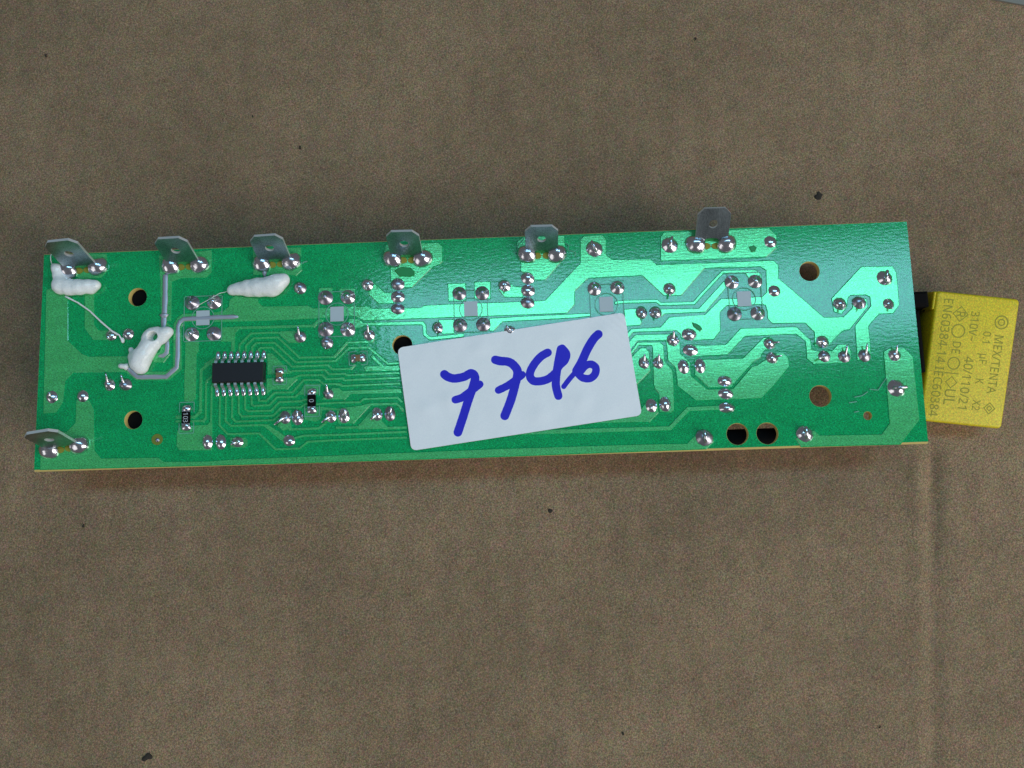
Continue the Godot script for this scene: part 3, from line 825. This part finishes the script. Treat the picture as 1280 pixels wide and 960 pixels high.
func joint(kind: String, x: float, z: float, rx: float, rz: float, dx: float, dz: float) -> void:
	var variant := rng.randi() % 4
	var key := kind + str(variant)
	if not joint_meshes.has(key):
		var flat := rng.randf_range(0.9, 1.12)
		var prof := [[1.1, -0.05], [1.06, 0.05], [0.96, 0.14], [0.84, 0.30 * flat], [0.66, 0.48 * flat], [0.46, 0.61 * flat], [0.26, 0.69 * flat], [0.0, 0.72 * flat]]
		if kind == "cone":
			prof = [[1.1, -0.05], [1.07, 0.04], [0.97, 0.10], [0.80, 0.24], [0.62, 0.40], [0.45, 0.57], [0.32, 0.76 * flat], [0.25, 0.88 * flat], [0.16, 0.93 * flat], [0.0, 0.92 * flat]]
		joint_meshes[key] = turned(prof, 28, 0.05 if kind == "cone" else 0.13, rng)
	var o := MeshInstance3D.new()
	o.name = "solder_joint"
	o.mesh = joint_meshes[key]
	o.material_override = m_solder if rng.randf() < 0.6 else m_worn_solder
	o.transform = Transform3D(Basis.from_scale(Vector3(rx * 0.92, (rx + rz) * (rng.randf_range(0.27, 0.36) if kind == "oval" else rng.randf_range(0.38, 0.47)), rz * 0.92) * MM), up(x, 0.1, z) * MM)
	board.add_child(o, true)
	if kind == "slit":
		var st := tool(true)
		var d := Vector2(dx, dz).normalized() if Vector2(dx, dz).length() > 0.1 else Vector2(rng.randf_range(-0.6, 0.6), -1).normalized()
		bar(st, [Vector4(x - d.x * rx * 0.55, BOARD_TOP + rx * 0.55, z - d.y * rx * 0.55, 0.28), Vector4(x, BOARD_TOP + rx * 0.8, z, 0.36), Vector4(x + d.x * rx * 0.8, BOARD_TOP + rx * 0.85, z + d.y * rx * 0.8, 0.3)], 8)
		part("wire_end", st, m_solder, board)
	elif Vector2(dx, dz).length() > 0.05:
		var st := tool(true)
		var r := 0.21 if kind == "dome" else 0.26
		var lift := 0.45 if kind == "dome" else 0.1
		bar(st, [Vector4(x - dx * 0.1, BOARD_TOP + rx * 0.35, z - dz * 0.1, r * 1.5), Vector4(x + dx * 0.35, BOARD_TOP + rx * 0.75, z + dz * 0.35, r * 1.15), Vector4(x + dx * 0.7, BOARD_TOP + rx * 0.78 + lift * 0.5, z + dz * 0.7, r * 0.95), Vector4(x + dx * 0.95, BOARD_TOP + rx * 0.72 + lift, z + dz * 0.95, r * 0.75)], 8)
		part("wire_end", st, m_solder, board)

# a blade terminal: two legs in solder, a plate with chamfered corners and a hole, leaning back
func terminal(x0: float, z0: float, x1: float, z1: float, lean: float, tall: float, label: String) -> void:
	var t := Node3D.new()
	t.name = "blade_terminal"
	board.add_child(t, true)
	tag(t, label)
	var mid := Vector3((x0 + x1) / 2.0, BOARD_TOP, (z0 + z1) / 2.0)
	t.position = mid * MM
	var across := Vector3(x1 - x0, 0, z1 - z0).normalized()
	var along := Vector3(0, tall, -lean).normalized()
	var thick := across.cross(along).normalized() * 0.27
	var length := Vector2(tall, lean).length()
	var w := 3.1
	var hole := Vector2(0.0, length * 0.58)
	var st := tool()
	var rim := tool()
	for s in [-1.0, 1.0]:
		var p := PackedVector2Array()
		for q in [[1.5, -0.4], [w, -0.4], [w, length - 1.25], [w - 1.15, length], [0.0, length]]:
			p.append(Vector2(q[0] * s, q[1]))
		for k in 9:
			var a := PI / 2.0 - PI * k / 8.0
			p.append(Vector2(cos(a) * 0.85 * s, hole.y + sin(a) * 0.85))
		p.append(Vector2(0.0, 1.5))
		p.append(Vector2(1.0 * s, 1.4))
		p.append(Vector2(1.5 * s, 0.9))
		var idx := Geometry2D.triangulate_polygon(p)
		var to := func(v: Vector2, k: float) -> Vector3: return (across * v.x + along * v.y + thick * k) * MM
		for i in range(0, idx.size(), 3):
			for k in [-1.0, 1.0]:
				tri(st, to.call(p[idx[i]], k), to.call(p[idx[i + 1]], k), to.call(p[idx[i + 2]], k), to.call(p[idx[i]], -k * 8.0))
		for i in p.size():
			var a: Vector2 = p[i]
			var b: Vector2 = p[(i + 1) % p.size()]
			if absf(a.x) < 1e-3 and absf(b.x) < 1e-3:
				continue
			var out := (b - a).orthogonal().normalized()
			if Geometry2D.is_point_in_polygon((a + b) / 2.0 + out * 0.01, p):
				out = -out
			quad(rim, to.call(a, -1.0), to.call(b, -1.0), to.call(b, 1.0), to.call(a, 1.0), to.call((a + b) / 2.0 - out, 0.0))
	var blade := part("blade", st, m_tin, t)
	part("cut_edge", rim, m_cut, blade)
	for s in [-1.0, 1.0]:
		var balls := []
		var c: Vector3 = across * s * 2.95
		balls.append(Vector4(c.x + s * 0.25, 0.0, c.z + 0.15, 1.5))
		balls.append(Vector4(c.x - s * 0.7, 0.0, c.z + 0.5, 1.15))
		balls.append(Vector4(c.x, 0.9, c.z - 0.3, 0.8))
		balls.append(Vector4(c.x - s * 0.9, 0.75, c.z - 0.3, 0.65))
		balls.append(Vector4(c.x + s * rng.randf_range(0.6, 1.0), 0.1, c.z - rng.randf_range(0.3, 0.8), rng.randf_range(0.7, 1.0)))
		part("solder_joint", melted(balls, 0.24, 0.35, 0.85, -0.4), m_solder, t)
	var pads := tool()
	for s in [-1.0, 1.0]:
		var o := PackedVector2Array()
		var c: Vector3 = across * s * 0.98 + Vector3(0, 0, 0.35)
		for k in 14:
			o.append(Vector2(c.x + cos(TAU * k / 14.0) * 0.92, c.z + sin(TAU * k / 14.0) * 0.62))
		plate(pads, o, 0.1, 0.24)
	part("bare_spot", pads, m_spot, t)

func chip(x: float, z: float) -> void:
	var t := Node3D.new()
	t.name = "chip"
	board.add_child(t, true)
	tag(t, "black sixteen pin chip soldered left of the sticker")
	t.position = up(x, 0.15, z) * MM
	t.rotation.y = -0.008
	var st := tool()
	block(st, Vector3(0, 0.15, 0), Vector3(9.95, 1.45, 3.9), 0.12, 0.1)
	var body := mat("chip body", Color.WHITE, 0.5)
	body.albedo_texture = grain(256, Color(0.075, 0.06, 0.09), 0.35, 0.14, 0.04, 91)
	triplanar(body, Vector3(60, 60, 60))
	part("chip_body", st, body, t)
	var leg: MeshInstance3D
	for s in [-1.0, 1.0]:
		for k in 8:
			if leg == null:
				var p := tool()
				var prof := [Vector2(1.9, 0.85), Vector2(2.35, 0.85), Vector2(2.6, 0.6), Vector2(2.75, 0.12), Vector2(3.0, 0.03), Vector2(3.7, 0.0)]
				for i in prof.size() - 1:
					var a: Vector2 = prof[i]
					var b: Vector2 = prof[i + 1]
					var n := (b - a).normalized().orthogonal() * 0.11
					if n.y < 0.0:
						n = -n
					var r := []
					for q in [a + n, b + n, b - n, a - n]:
						r.append(Vector3(-0.27, q.y, q.x))
						r.append(Vector3(0.27, q.y, q.x))
					var c := Vector3(0, (a.y + b.y) / 2.0, (a.x + b.x) / 2.0)
					for f in [[0, 1, 3, 2], [2, 3, 5, 4], [4, 5, 7, 6], [6, 7, 1, 0], [0, 2, 4, 6], [1, 3, 5, 7]]:
						quad(p, r[f[0]] * MM, r[f[1]] * MM, r[f[2]] * MM, r[f[3]] * MM, c * MM)
				leg = part("pin", p, m_pin, t)
			else:
				leg = leg.duplicate()
				leg.name = "pin"
				t.add_child(leg, true)
			leg.position = Vector3((k - 3.5) * 1.27, 0.0, 0) * MM
			leg.rotation.y = PI if s < 0.0 else 0.0
			if s < 0.0:
				leg.position.x = -leg.position.x
	for s in [-1.0, 1.0]:
		for k in 8:
			var b := MeshInstance3D.new()
			b.name = "pin_solder"
			var d := tool(true)
			if not joint_meshes.has("toe"):
				joint_meshes["toe"] = turned([[1.1, -0.1], [1.0, 0.15], [0.8, 0.5], [0.45, 0.8], [0.0, 0.92]], 16, 0.08, rng)
			b.mesh = joint_meshes["toe"]
			b.material_override = m_solder
			b.transform = Transform3D(Basis.from_scale(Vector3(0.38, 0.22, 0.8) * MM), Vector3((k - 3.5) * 1.27, -0.05, s * 3.5) * MM)
			t.add_child(b, true)

func end_solder(t: Node3D, at: Vector3, size: Vector3) -> void:
	var balls := [Vector4(at.x - size.x * 0.25, 0.0, at.z, size.z * 0.57), Vector4(at.x + size.x * 0.25, 0.0, at.z, size.z * 0.57), Vector4(at.x, 0.2, at.z - signf(at.z) * 0.3, size.z * 0.56)]
	part("end_solder", melted(balls, 0.16, 0.16, 0.9, -0.3), m_solder, t)

func bracket(t: Node3D, half_x: float, z_near: float, z_far: float) -> void:
	var st := tool()
	for s in [-1.0, 1.0]:
		plate(st, PackedVector2Array([Vector2(-half_x, s * z_far - 0.07), Vector2(half_x, s * z_far - 0.07), Vector2(half_x, s * z_far + 0.07), Vector2(-half_x, s * z_far + 0.07)]), 0.05, 0.085)
		for e in [-1.0, 1.0]:
			plate(st, PackedVector2Array([Vector2(e * half_x - 0.07, s * z_near), Vector2(e * half_x + 0.07, s * z_near), Vector2(e * half_x + 0.07, s * (z_far - 0.08)), Vector2(e * half_x - 0.07, s * (z_far - 0.08))]), 0.05, 0.085)
	part("printed_bracket", st, m_print, t)

func resistor(x: float, z: float, value: String) -> void:
	var t := Node3D.new()
	t.name = "chip_resistor"
	board.add_child(t, true)
	tag(t, "black chip resistor marked %s" % value)
	t.position = up(x, 0.12, z) * MM
	var st := tool()
	block(st, Vector3(0, 0.1, 0), Vector3(1.5, 0.55, 2.1), 0.06)
	part("resistor_body", st, m_black, t)
	var w := tool()
	for s in [-1.0, 1.0]:
		block(w, Vector3(0, 0.1, s * 1.28), Vector3(1.52, 0.52, 0.45), 0.08)
	part("end_cap", w, m_dull_solder, t)
	end_solder(t, Vector3(0, 0, -1.85), Vector3(1.4, 0.5, 1.1))
	end_solder(t, Vector3(0, 0, 1.85), Vector3(1.4, 0.5, 1.1))
	bracket(t, 1.4, 1.0, 2.95)
	lettering(value, 0.9, Vector3(0, 0.66, 0), t, mat("pale marking", Color(0.75, 0.77, 0.8), 0.6), true)

func small_capacitor(x: float, z: float, turn: bool) -> void:
	var t := Node3D.new()
	t.name = "chip_capacitor"
	board.add_child(t, true)
	tag(t, "tiny brown chip capacitor " + ("turned crosswise below the middle switch pins" if turn else "at the chip's right end"))
	t.position = up(x, 0.12, z) * MM
	t.rotation.y = PI / 2.0 + 0.03 if turn else 0.0
	var st := tool()
	block(st, Vector3(0, 0.1, 0), Vector3(1.1, 0.75, 0.9), 0.08)
	part("ceramic_body", st, mat("brown ceramic", Color(0.50, 0.40, 0.27), 0.6), t)
	end_solder(t, Vector3(0, 0, -0.85), Vector3(1.2, 0.5, 1.15))
	end_solder(t, Vector3(0, 0, 0.85), Vector3(1.2, 0.5, 1.15))
	bracket(t, 1.3, 0.5, 1.75)

func test_pad(x: float, z: float) -> void:
	var st := tool()
	var o := PackedVector2Array()
	for k in 24:
		o.append(Vector2(x + cos(TAU * k / 24.0) * 1.05, z + sin(TAU * k / 24.0) * 1.05))
	plate(st, o, 0.0, 0.1)
	part("test_pad", st, mat("bare copper rim", Color(0.45, 0.50, 0.16), 0.6), board).position.y = BOARD_TOP * MM
	joint("oval", x + 0.05, z + 0.1, 0.42, 0.42, 0.0, 0.0)

func stain(a: Array) -> void:
	var st := tool()
	plate(st, pairs(a), 0.1, 0.21, 0.15)
	part("mask_blotch", st, mat("thick green mask", Color(0.03, 0.52, 0.22), 0.4), board).position.y = BOARD_TOP * MM

func scratch(a: Array, width: float) -> void:
	var st := tool()
	for p in Geometry2D.offset_polyline(pairs(a), width / 2.0):
		plate(st, p, 0.0, 0.19)
	part("scratch", st, m_print, board).position.y = BOARD_TOP * MM

func hair(a: Array) -> void:
	var path := []
	for p in pairs(a):
		path.append(Vector4(p.x, BOARD_TOP + 0.28, p.y, 0.07))
	var st := tool(true)
	bar(st, path, 6)
	part("glue_string", st, m_print, board)

func thread(a: Array, radius: float, h0: float, h1: float) -> void:
	var p := pairs(a)
	var path := []
	for i in p.size() - 1:
		for k in 4:
			var q := p[i].lerp(p[i + 1], k / 4.0)
			var t := (i + k / 4.0) / (p.size() - 1.0)
			path.append(Vector4(q.x, BOARD_TOP + lerpf(h0, h1, t) + 0.4 * sin(t * PI), q.y, radius * rng.randf_range(0.85, 1.1) * (1.0 if t < 0.8 else 0.9)))
	path.append(Vector4(p[-1].x, BOARD_TOP + h1, p[-1].y, radius * 1.5))
	var st := tool(true)
	bar(st, path, 8)
	part("sealant_string", st, m_glue, board)

func build_sealant() -> void:
	for g in [[[Vector4(-80.70, 0.90, -17.95, 1.00), Vector4(-80.48, 0.80, -16.61, 1.00), Vector4(-79.89, 0.90, -14.54, 1.60), Vector4(-78.04, 1.00, -14.19, 1.57), Vector4(-76.26, 1.00, -14.12, 1.54), Vector4(-74.49, 1.00, -14.26, 1.32), Vector4(-72.92, 0.90, -14.38, 0.94), Vector4(-79.25, 0.80, -15.52, 1.00), Vector4(-81.60, 0.70, -18.64, 0.34), Vector4(-73.91, 0.40, -13.62, 0.71)], "white sealant blob round the foot of the far left terminal"], [[Vector4(-58.39, 0.90, -4.70, 0.92), Vector4(-59.25, 0.90, -4.32, 1.03), Vector4(-60.51, 0.90, -4.77, 0.89), Vector4(-61.74, 0.90, -4.40, 1.09), Vector4(-62.49, 0.80, -3.57, 1.00), Vector4(-61.32, 0.90, -2.63, 1.43), Vector4(-59.49, 0.80, -3.32, 0.80), Vector4(-62.31, 0.90, -1.50, 1.69), Vector4(-63.24, 1.00, -0.05, 1.83), Vector4(-63.98, 0.90, 1.22, 1.69), Vector4(-63.47, 0.70, 2.15, 1.14), Vector4(-65.19, 0.60, -0.19, 0.94), Vector4(-65.85, 0.40, -1.56, 0.40)], "white sealant blob shaped like a fish, with a round crater, below the second terminal"], [[Vector4(-36.01, 1.10, -14.06, 1.09), Vector4(-37.31, 1.10, -13.40, 1.74), Vector4(-39.09, 1.00, -12.87, 1.80), Vector4(-41.03, 0.90, -12.73, 1.83), Vector4(-42.96, 0.80, -12.72, 1.60), Vector4(-44.76, 0.70, -12.71, 1.20), Vector4(-46.26, 0.60, -12.53, 0.77), Vector4(-38.02, 0.70, -12.12, 1.14), Vector4(-45.81, 0.50, -12.71, 0.69), Vector4(-46.69, 0.40, -12.45, 0.34)], "white pointed sealant blob below the third terminal"]]:
		var balls: Array = g[0]
		var hole := Vector2(-61.02, -3.74)
		var carve := Vector4(hole.x, 0.0, hole.y, 0.72) if String(g[1]).contains("crater") else Vector4()
		var o := part("sealant_blob", melted(balls, 0.18, 0.35, 0.9, -0.3, carve), m_glue, board)
		o.position.y = BOARD_TOP * MM
		tag(o, g[1])
	thread([-79.05, -12.51, -76.31, -11.06, -73.87, -9.33, -71.42, -7.00, -69.29, -5.15, -67.93, -4.36, -67.40, -3.31], 0.17, 0.5, 0.8)
	thread([-47.17, -12.33, -48.64, -11.94, -50.24, -10.98, -52.72, -9.74, -53.88, -9.26], 0.05, 0.4, 0.35)
	thread([-82.05, -19.16, -82.10, -20.23, -82.17, -21.29], 0.08, 0.5, 0.5)
	thread([-67.93, 1.55, -66.61, 1.79], 0.5, 0.15, 0.3)
	var n := Vector2(-67.37, -3.39)
	var st := tool(true)
	bar(st, [Vector4(n.x - 0.1, BOARD_TOP + 0.6, n.y - 0.4, 0.28), Vector4(n.x, BOARD_TOP + 0.6, n.y, 0.36), Vector4(n.x, BOARD_TOP + 0.6, n.y + 0.4, 0.3)], 8)
	part("sealant_drop", st, m_glue, board)

# tall parts under the board; some black boxes stand in for shade there
func build_underside() -> void:
	var tall := BOARD_TOP - THICK
	for b in [[-62.0, -9.0, 20.0, 14.0, 0.0], [-62.0, 12.0, 18.0, 12.0, 0.0], [-10.0, -2.0, 20.0, 16.0, 0.0], [79.8, -6.8, 17.4, 3.0, 2.0], [78.6, 1.0, 18.0, 12.4, 4.0]]:  # first three prop the board and blacken its holes; last stands for gap shade
		var st := tool()
		block(st, Vector3(b[0], -0.05, b[1]), Vector3(b[2], tall - b[4], b[3]), 0.6)
		part("part_and_shade_block", st, m_black, board)
	var st := tool(true)
	bar(st, [Vector4(46.0, 11.2, 18.9, 1.7), Vector4(58.0, 11.2, 18.9, 1.7)], 24)
	part("electrolytic_capacitor", st, m_black, board)

# ------------------------------------------------------------------ lettering
func lettering(text: String, tall: float, at: Vector3, parent: Node, m: Material, sideways: bool) -> MeshInstance3D:
	var f := SystemFont.new()
	f.font_names = PackedStringArray(["Droid Sans"])
	var t := TextMesh.new()
	t.font = f
	t.text = text
	t.font_size = 32
	t.pixel_size = 0.001
	t.text = "X"
	var fit := tall * MM / maxf(t.get_aabb().size.y, 1e-6)
	t.text = text
	t.depth = 0.0004
	t.curve_step = 2.0
	var o := MeshInstance3D.new()
	o.name = "lettering"
	o.mesh = t
	o.material_override = m
	o.transform = Transform3D((Basis(Vector3(0, 0, 1), Vector3(1, 0, 0), Vector3(0, 1, 0)) if sideways else Basis(Vector3(1, 0, 0), Vector3(0, 0, -1), Vector3(0, 1, 0))).scaled(Vector3.ONE * fit), at * MM)
	parent.add_child(o, true)
	return o

# ------------------------------------------------------------------ the yellow film capacitor
func build_capacitor() -> void:
	var spec := [16.3, 25.4]
	var t := Node3D.new()
	t.name = "film_capacitor"
	add_child(t)
	tag(t, "yellow printed box capacitor sticking out past the board's right end", "capacitor")
	# it hangs from its leads, the printed face tipped a little towards the viewer; the origin is the middle of that face
	t.transform = Transform3D(Basis(Vector3(0.99025, -0.04835, 0.13065), Vector3(0.02233, 0.98080, 0.19374), Vector3(-0.13751, -0.18893, 0.97231)), Vector3(96.30, 10.15, 5.22) * MM)
	var w: float = spec[0]
	var d: float = spec[1]
	var st := tool(true)
	# rounded box: rings of a rounded rectangle
	var rings := []
	for r in [[-7.2, 0.5], [-7.0, 0.1], [-6.6, 0.0], [-0.6, 0.0], [-0.25, 0.12], [-0.06, 0.3], [0.0, 0.55]]:
		var ring := []
		var hx: float = w / 2.0 - r[1]
		var hz: float = d / 2.0 - r[1]
		for c in [[1, 1], [-1, 1], [-1, -1], [1, -1]]:
			for k in 5:
				var a := (PI / 2.0) * k / 4.0
				var q := Vector2(cos(a), sin(a)) * 0.7
				if c[0] * c[1] < 0:
					q = Vector2(sin(a), cos(a)) * 0.7
				ring.append(Vector3(c[0] * (hx - 0.7 + q.x), r[0], c[1] * (hz - 0.7 + q.y)))
		rings.append(ring)
	var n: int = rings[0].size()
	for i in rings.size() - 1:
		for k in n:
			quad(st, rings[i][k] * MM, rings[i][(k + 1) % n] * MM, rings[i + 1][(k + 1) % n] * MM, rings[i + 1][k] * MM, Vector3(0, -3.6, 0) * MM)
	for k in n:
		tri(st, rings[-1][k] * MM, rings[-1][(k + 1) % n] * MM, Vector3.ZERO, Vector3(0, -3.6, 0) * MM)
		tri(st, rings[0][k] * MM, rings[0][(k + 1) % n] * MM, Vector3(0, -7.2, 0) * MM, Vector3(0, -3.6, 0) * MM)
	part("capacitor_body", st, m_yellow, t)
	var foot := tool()
	block(foot, Vector3(-w / 2.0 - 0.1, -7.0, -d / 2.0 + 1.9), Vector3(0.5, 6.7, 3.4), 0.15)
	part("capacitor_foot", foot, m_yellow, t)
	var leads := tool(true)
	for z in [-9.0, 9.0]:
		bar(leads, [Vector4(-w / 2.0 + 0.3, -4.0, z, 0.4), Vector4(-w / 2.0 - 4.0, -3.8, z, 0.4), Vector4(-w / 2.0 - 6.0, -1.0, z, 0.4), Vector4(-w / 2.0 - 6.4, 2.0, z, 0.4)], 8)
	part("wire_lead", leads, m_tin, t)
	var y := 0.02
	for s in [["MEX/TENTA", 1.65, 5.0, 0.2], ["0.1", 1.5, 2.6, -4.6], ["µF", 1.5, 2.5, -0.6], ["K", 1.5, 2.4, 3.8], ["X2", 1.5, 2.4, 8.6], ["310V~", 1.6, -0.2, -6.6], ["40/110/21", 1.75, -0.2, 4.6], ["R", 1.7, -3.0, -8.7], ["DE", 1.6, -3.0, -2.2], ["UL", 2.1, -3.0, 7.4], ["EN60384-14 IEC60384", 1.75, -5.7, 0.0]]:
		lettering(s[0], s[1], Vector3(s[2], y, s[3]), t, m_ink, true)
	var marks := tool()
	for r in [[5.1, -7.9, 1.35, 24], [-3.0, -5.4, 1.35, 24], [-3.0, 0.9, 1.25, 24], [-3.0, -8.7, 1.55, 4], [5.1, 8.9, 1.2, 4], [5.1, 8.9, 0.6, 4], [-3.0, 4.6, 1.2, 4], [5.1, -7.9, 0.7, 12]]:
		for k in r[3]:
			var a: float = TAU * k / r[3]
			var b: float = TAU * (k + 1) / r[3]
			var p := PackedVector2Array()
			for q in [[a, r[2]], [b, r[2]], [b, r[2] - 0.22], [a, r[2] - 0.22]]:
				p.append(Vector2(r[0] + cos(q[0]) * q[1], r[1] + sin(q[0]) * q[1]))
			plate(marks, p, -0.05, y)
	plate(marks, pairs([-4.6, 2.75, -1.8, 2.75, -1.8, 2.95, -4.6, 2.95]), -0.05, y)
	part("approval_mark", marks, m_ink, t)

# ------------------------------------------------------------------ the paper sticker
func build_sticker() -> void:
	var spec := [8.66, 7.15, 43.73, 19.85, -6.94]
	var w: float = spec[2]
	var d: float = spec[3]
	var n := noise(0.11, FastNoiseLite.TYPE_SIMPLEX_SMOOTH, 3, 19)
	var st := SurfaceTool.new()
	st.begin(Mesh.PRIMITIVE_TRIANGLES)
	st.set_smooth_group(0)
	var nx := 88
	var nz := 40
	var rad := 1.0
	var pos := func(i: int, j: int) -> Vector3:
		var x := (float(i) / nx - 0.5) * w
		var z := (float(j) / nz - 0.5) * d
		# pull the corners in to a round
		var ix := w / 2.0 - rad
		var iz := d / 2.0 - rad
		if absf(x) > ix and absf(z) > iz:
			var q := Vector2(absf(x) - ix, absf(z) - iz)
			var m := maxf(q.x, q.y)
			q = q.normalized() * m
			x = signf(x) * (ix + q.x)
			z = signf(z) * (iz + q.y)
		var h := 0.42 + 0.09 * n.get_noise_2d(x, z)
		for b in [[-18.0, 2.5, 1.6, 0.22], [-13.5, 1.5, 1.5, 0.2], [3.0, 6.6, 1.5, 0.2], [11.5, 5.5, 1.6, 0.2], [-6.0, -7.5, 1.6, 0.18], [9.0, -7.2, 1.5, 0.2], [17.5, -6.8, 1.7, 0.22], [-2.0, -3.0, 2.0, 0.12]]:
			var e := Vector2(x - b[0], z - b[1]).length_squared()
			h += 0.6 * b[3] * exp(-e / (b[2] * b[2]))
		var far := Vector2(x - w / 2.0, z + d / 2.0).length()
		h += 0.45 * exp(-far / 2.6) * (0.6 + 0.6 * sin(x * 4.2) * sin(z * 3.6 + 1.0))
		return Vector3(x, h, z) * MM
	for j in nz:
		for i in nx:
			for k in [[0, 0], [1, 0], [1, 1], [0, 0], [1, 1], [0, 1]]:
				st.set_uv(Vector2(float(i + k[0]) / nx, float(j + k[1]) / nz))
				st.add_vertex(pos.call(i + k[0], j + k[1]))
	st.generate_normals()
	# the pen's ink
	var im := Image.create(1100, int(1100.0 * d / w), false, Image.FORMAT_RGB8)
	var r := RandomNumberGenerator.new()
	r.seed = 5
	for y in im.get_height():
		for x in im.get_width():
			var g := r.randf_range(-0.035, 0.035)
			im.set_pixel(x, y, Color(0.955 + g, 0.965 + g + r.randf_range(-0.015, 0.015), 0.99 + g))
	im.set_meta("w", w)
	im.set_meta("d", d)
	ink(im, [-13.74, -3.51, -13.13, -2.92, -11.98, -2.41, -10.14, -2.45, -8.65, -2.88, -8.05, -2.00, -8.71, -0.26, -10.00, 2.20, -11.46, 5.23, -12.75, 7.78], 1.66)
	ink(im, [-12.36, 1.63, -11.11, 1.42, -9.57, 0.63, -7.36, -0.58], 1.5)
	ink(im, [-3.77, -4.75, -2.81, -4.35, -1.36, -3.96, -0.39, -3.06, 0.05, -1.68, -0.86, 0.77, -2.08, 3.44, -3.57, 6.05], 1.68)
	ink(im, [-4.03, 1.09, -1.81, 0.33, 0.86, -1.14], 1.46)
	ink(im, [6.28, -4.57, 4.98, -4.07, 3.68, -3.04, 2.57, -1.69, 2.26, -0.51, 2.85, 0.40, 4.24, 0.62, 5.70, 0.36, 7.05, -0.46], 1.58)
	ink(im, [8.85, -4.83, 8.14, -2.96, 7.36, -0.61, 6.82, 1.76, 6.96, 3.91], 1.58)
	ink(im, [9.11, -4.95, 9.73, -3.74, 9.22, -2.58, 8.07, -1.73, 7.41, -0.93], 1.5)
	ink(im, [16.30, -6.55, 15.24, -5.77, 13.71, -3.94, 12.36, -1.88, 11.07, -0.23], 1.66)
	ink(im, [11.07, -0.23, 9.43, 1.15, 8.23, 2.31], 1.0)
	ink(im, [11.37, 0.43, 12.05, 1.23, 13.33, 1.55, 14.41, 0.90, 14.77, -0.27, 14.05, -1.08, 12.94, -0.97, 11.86, -0.11], 1.46)
	var m := mat("paper sticker", Color.WHITE, 0.62)
	m.albedo_texture = ImageTexture.create_from_image(im)
	m.normal_enabled = true
	m.normal_texture = bumps(0.04, 77, 4, 512, 2.0)
	m.normal_scale = 0.12
	var o := MeshInstance3D.new()
	o.name = "sticker"
	o.mesh = st.commit()
	o.material_override = m
	o.position = Vector3(spec[0], BOARD_TOP, spec[1]) * MM
	o.rotation.y = -deg_to_rad(spec[4])
	tag(o, "white paper sticker with 7746 handwritten in blue, stuck on the board", "sticker")
	add_child(o)

func ink(im: Image, a: Array, width: float) -> void:
	var c := Curve2D.new()
	var p := pairs(a)
	for i in p.size():
		var t := (p[mini(i + 1, p.size() - 1)] - p[maxi(i - 1, 0)]) / 6.0
		c.add_point(p[i], -t, t)
	var k: float = im.get_width() / float(im.get_meta("w"))
	var mid := Vector2(im.get_width(), im.get_height()) / 2.0
	var r := RandomNumberGenerator.new()
	r.seed = p.size() * 31 + int(width * 100.0)
	for q in c.tessellate_even_length(5, 0.12):
		var at: Vector2 = q * k + mid
		var rad := width * 0.5 * k * r.randf_range(0.97, 1.03)
		for y in range(int(at.y - rad) - 1, int(at.y + rad) + 2):
			for x in range(int(at.x - rad) - 1, int(at.x + rad) + 2):
				if x < 0 or y < 0 or x >= im.get_width() or y >= im.get_height():
					continue
				var over := rad - Vector2(x, y).distance_to(at)
				if over > 0.0:
					var g := r.randf_range(-0.03, 0.03)
					im.set_pixel(x, y, im.get_pixel(x, y).lerp(Color(0.12 + g, 0.10 + g, 0.82 + g), clampf(over * 0.6, 0.0, 1.0)))
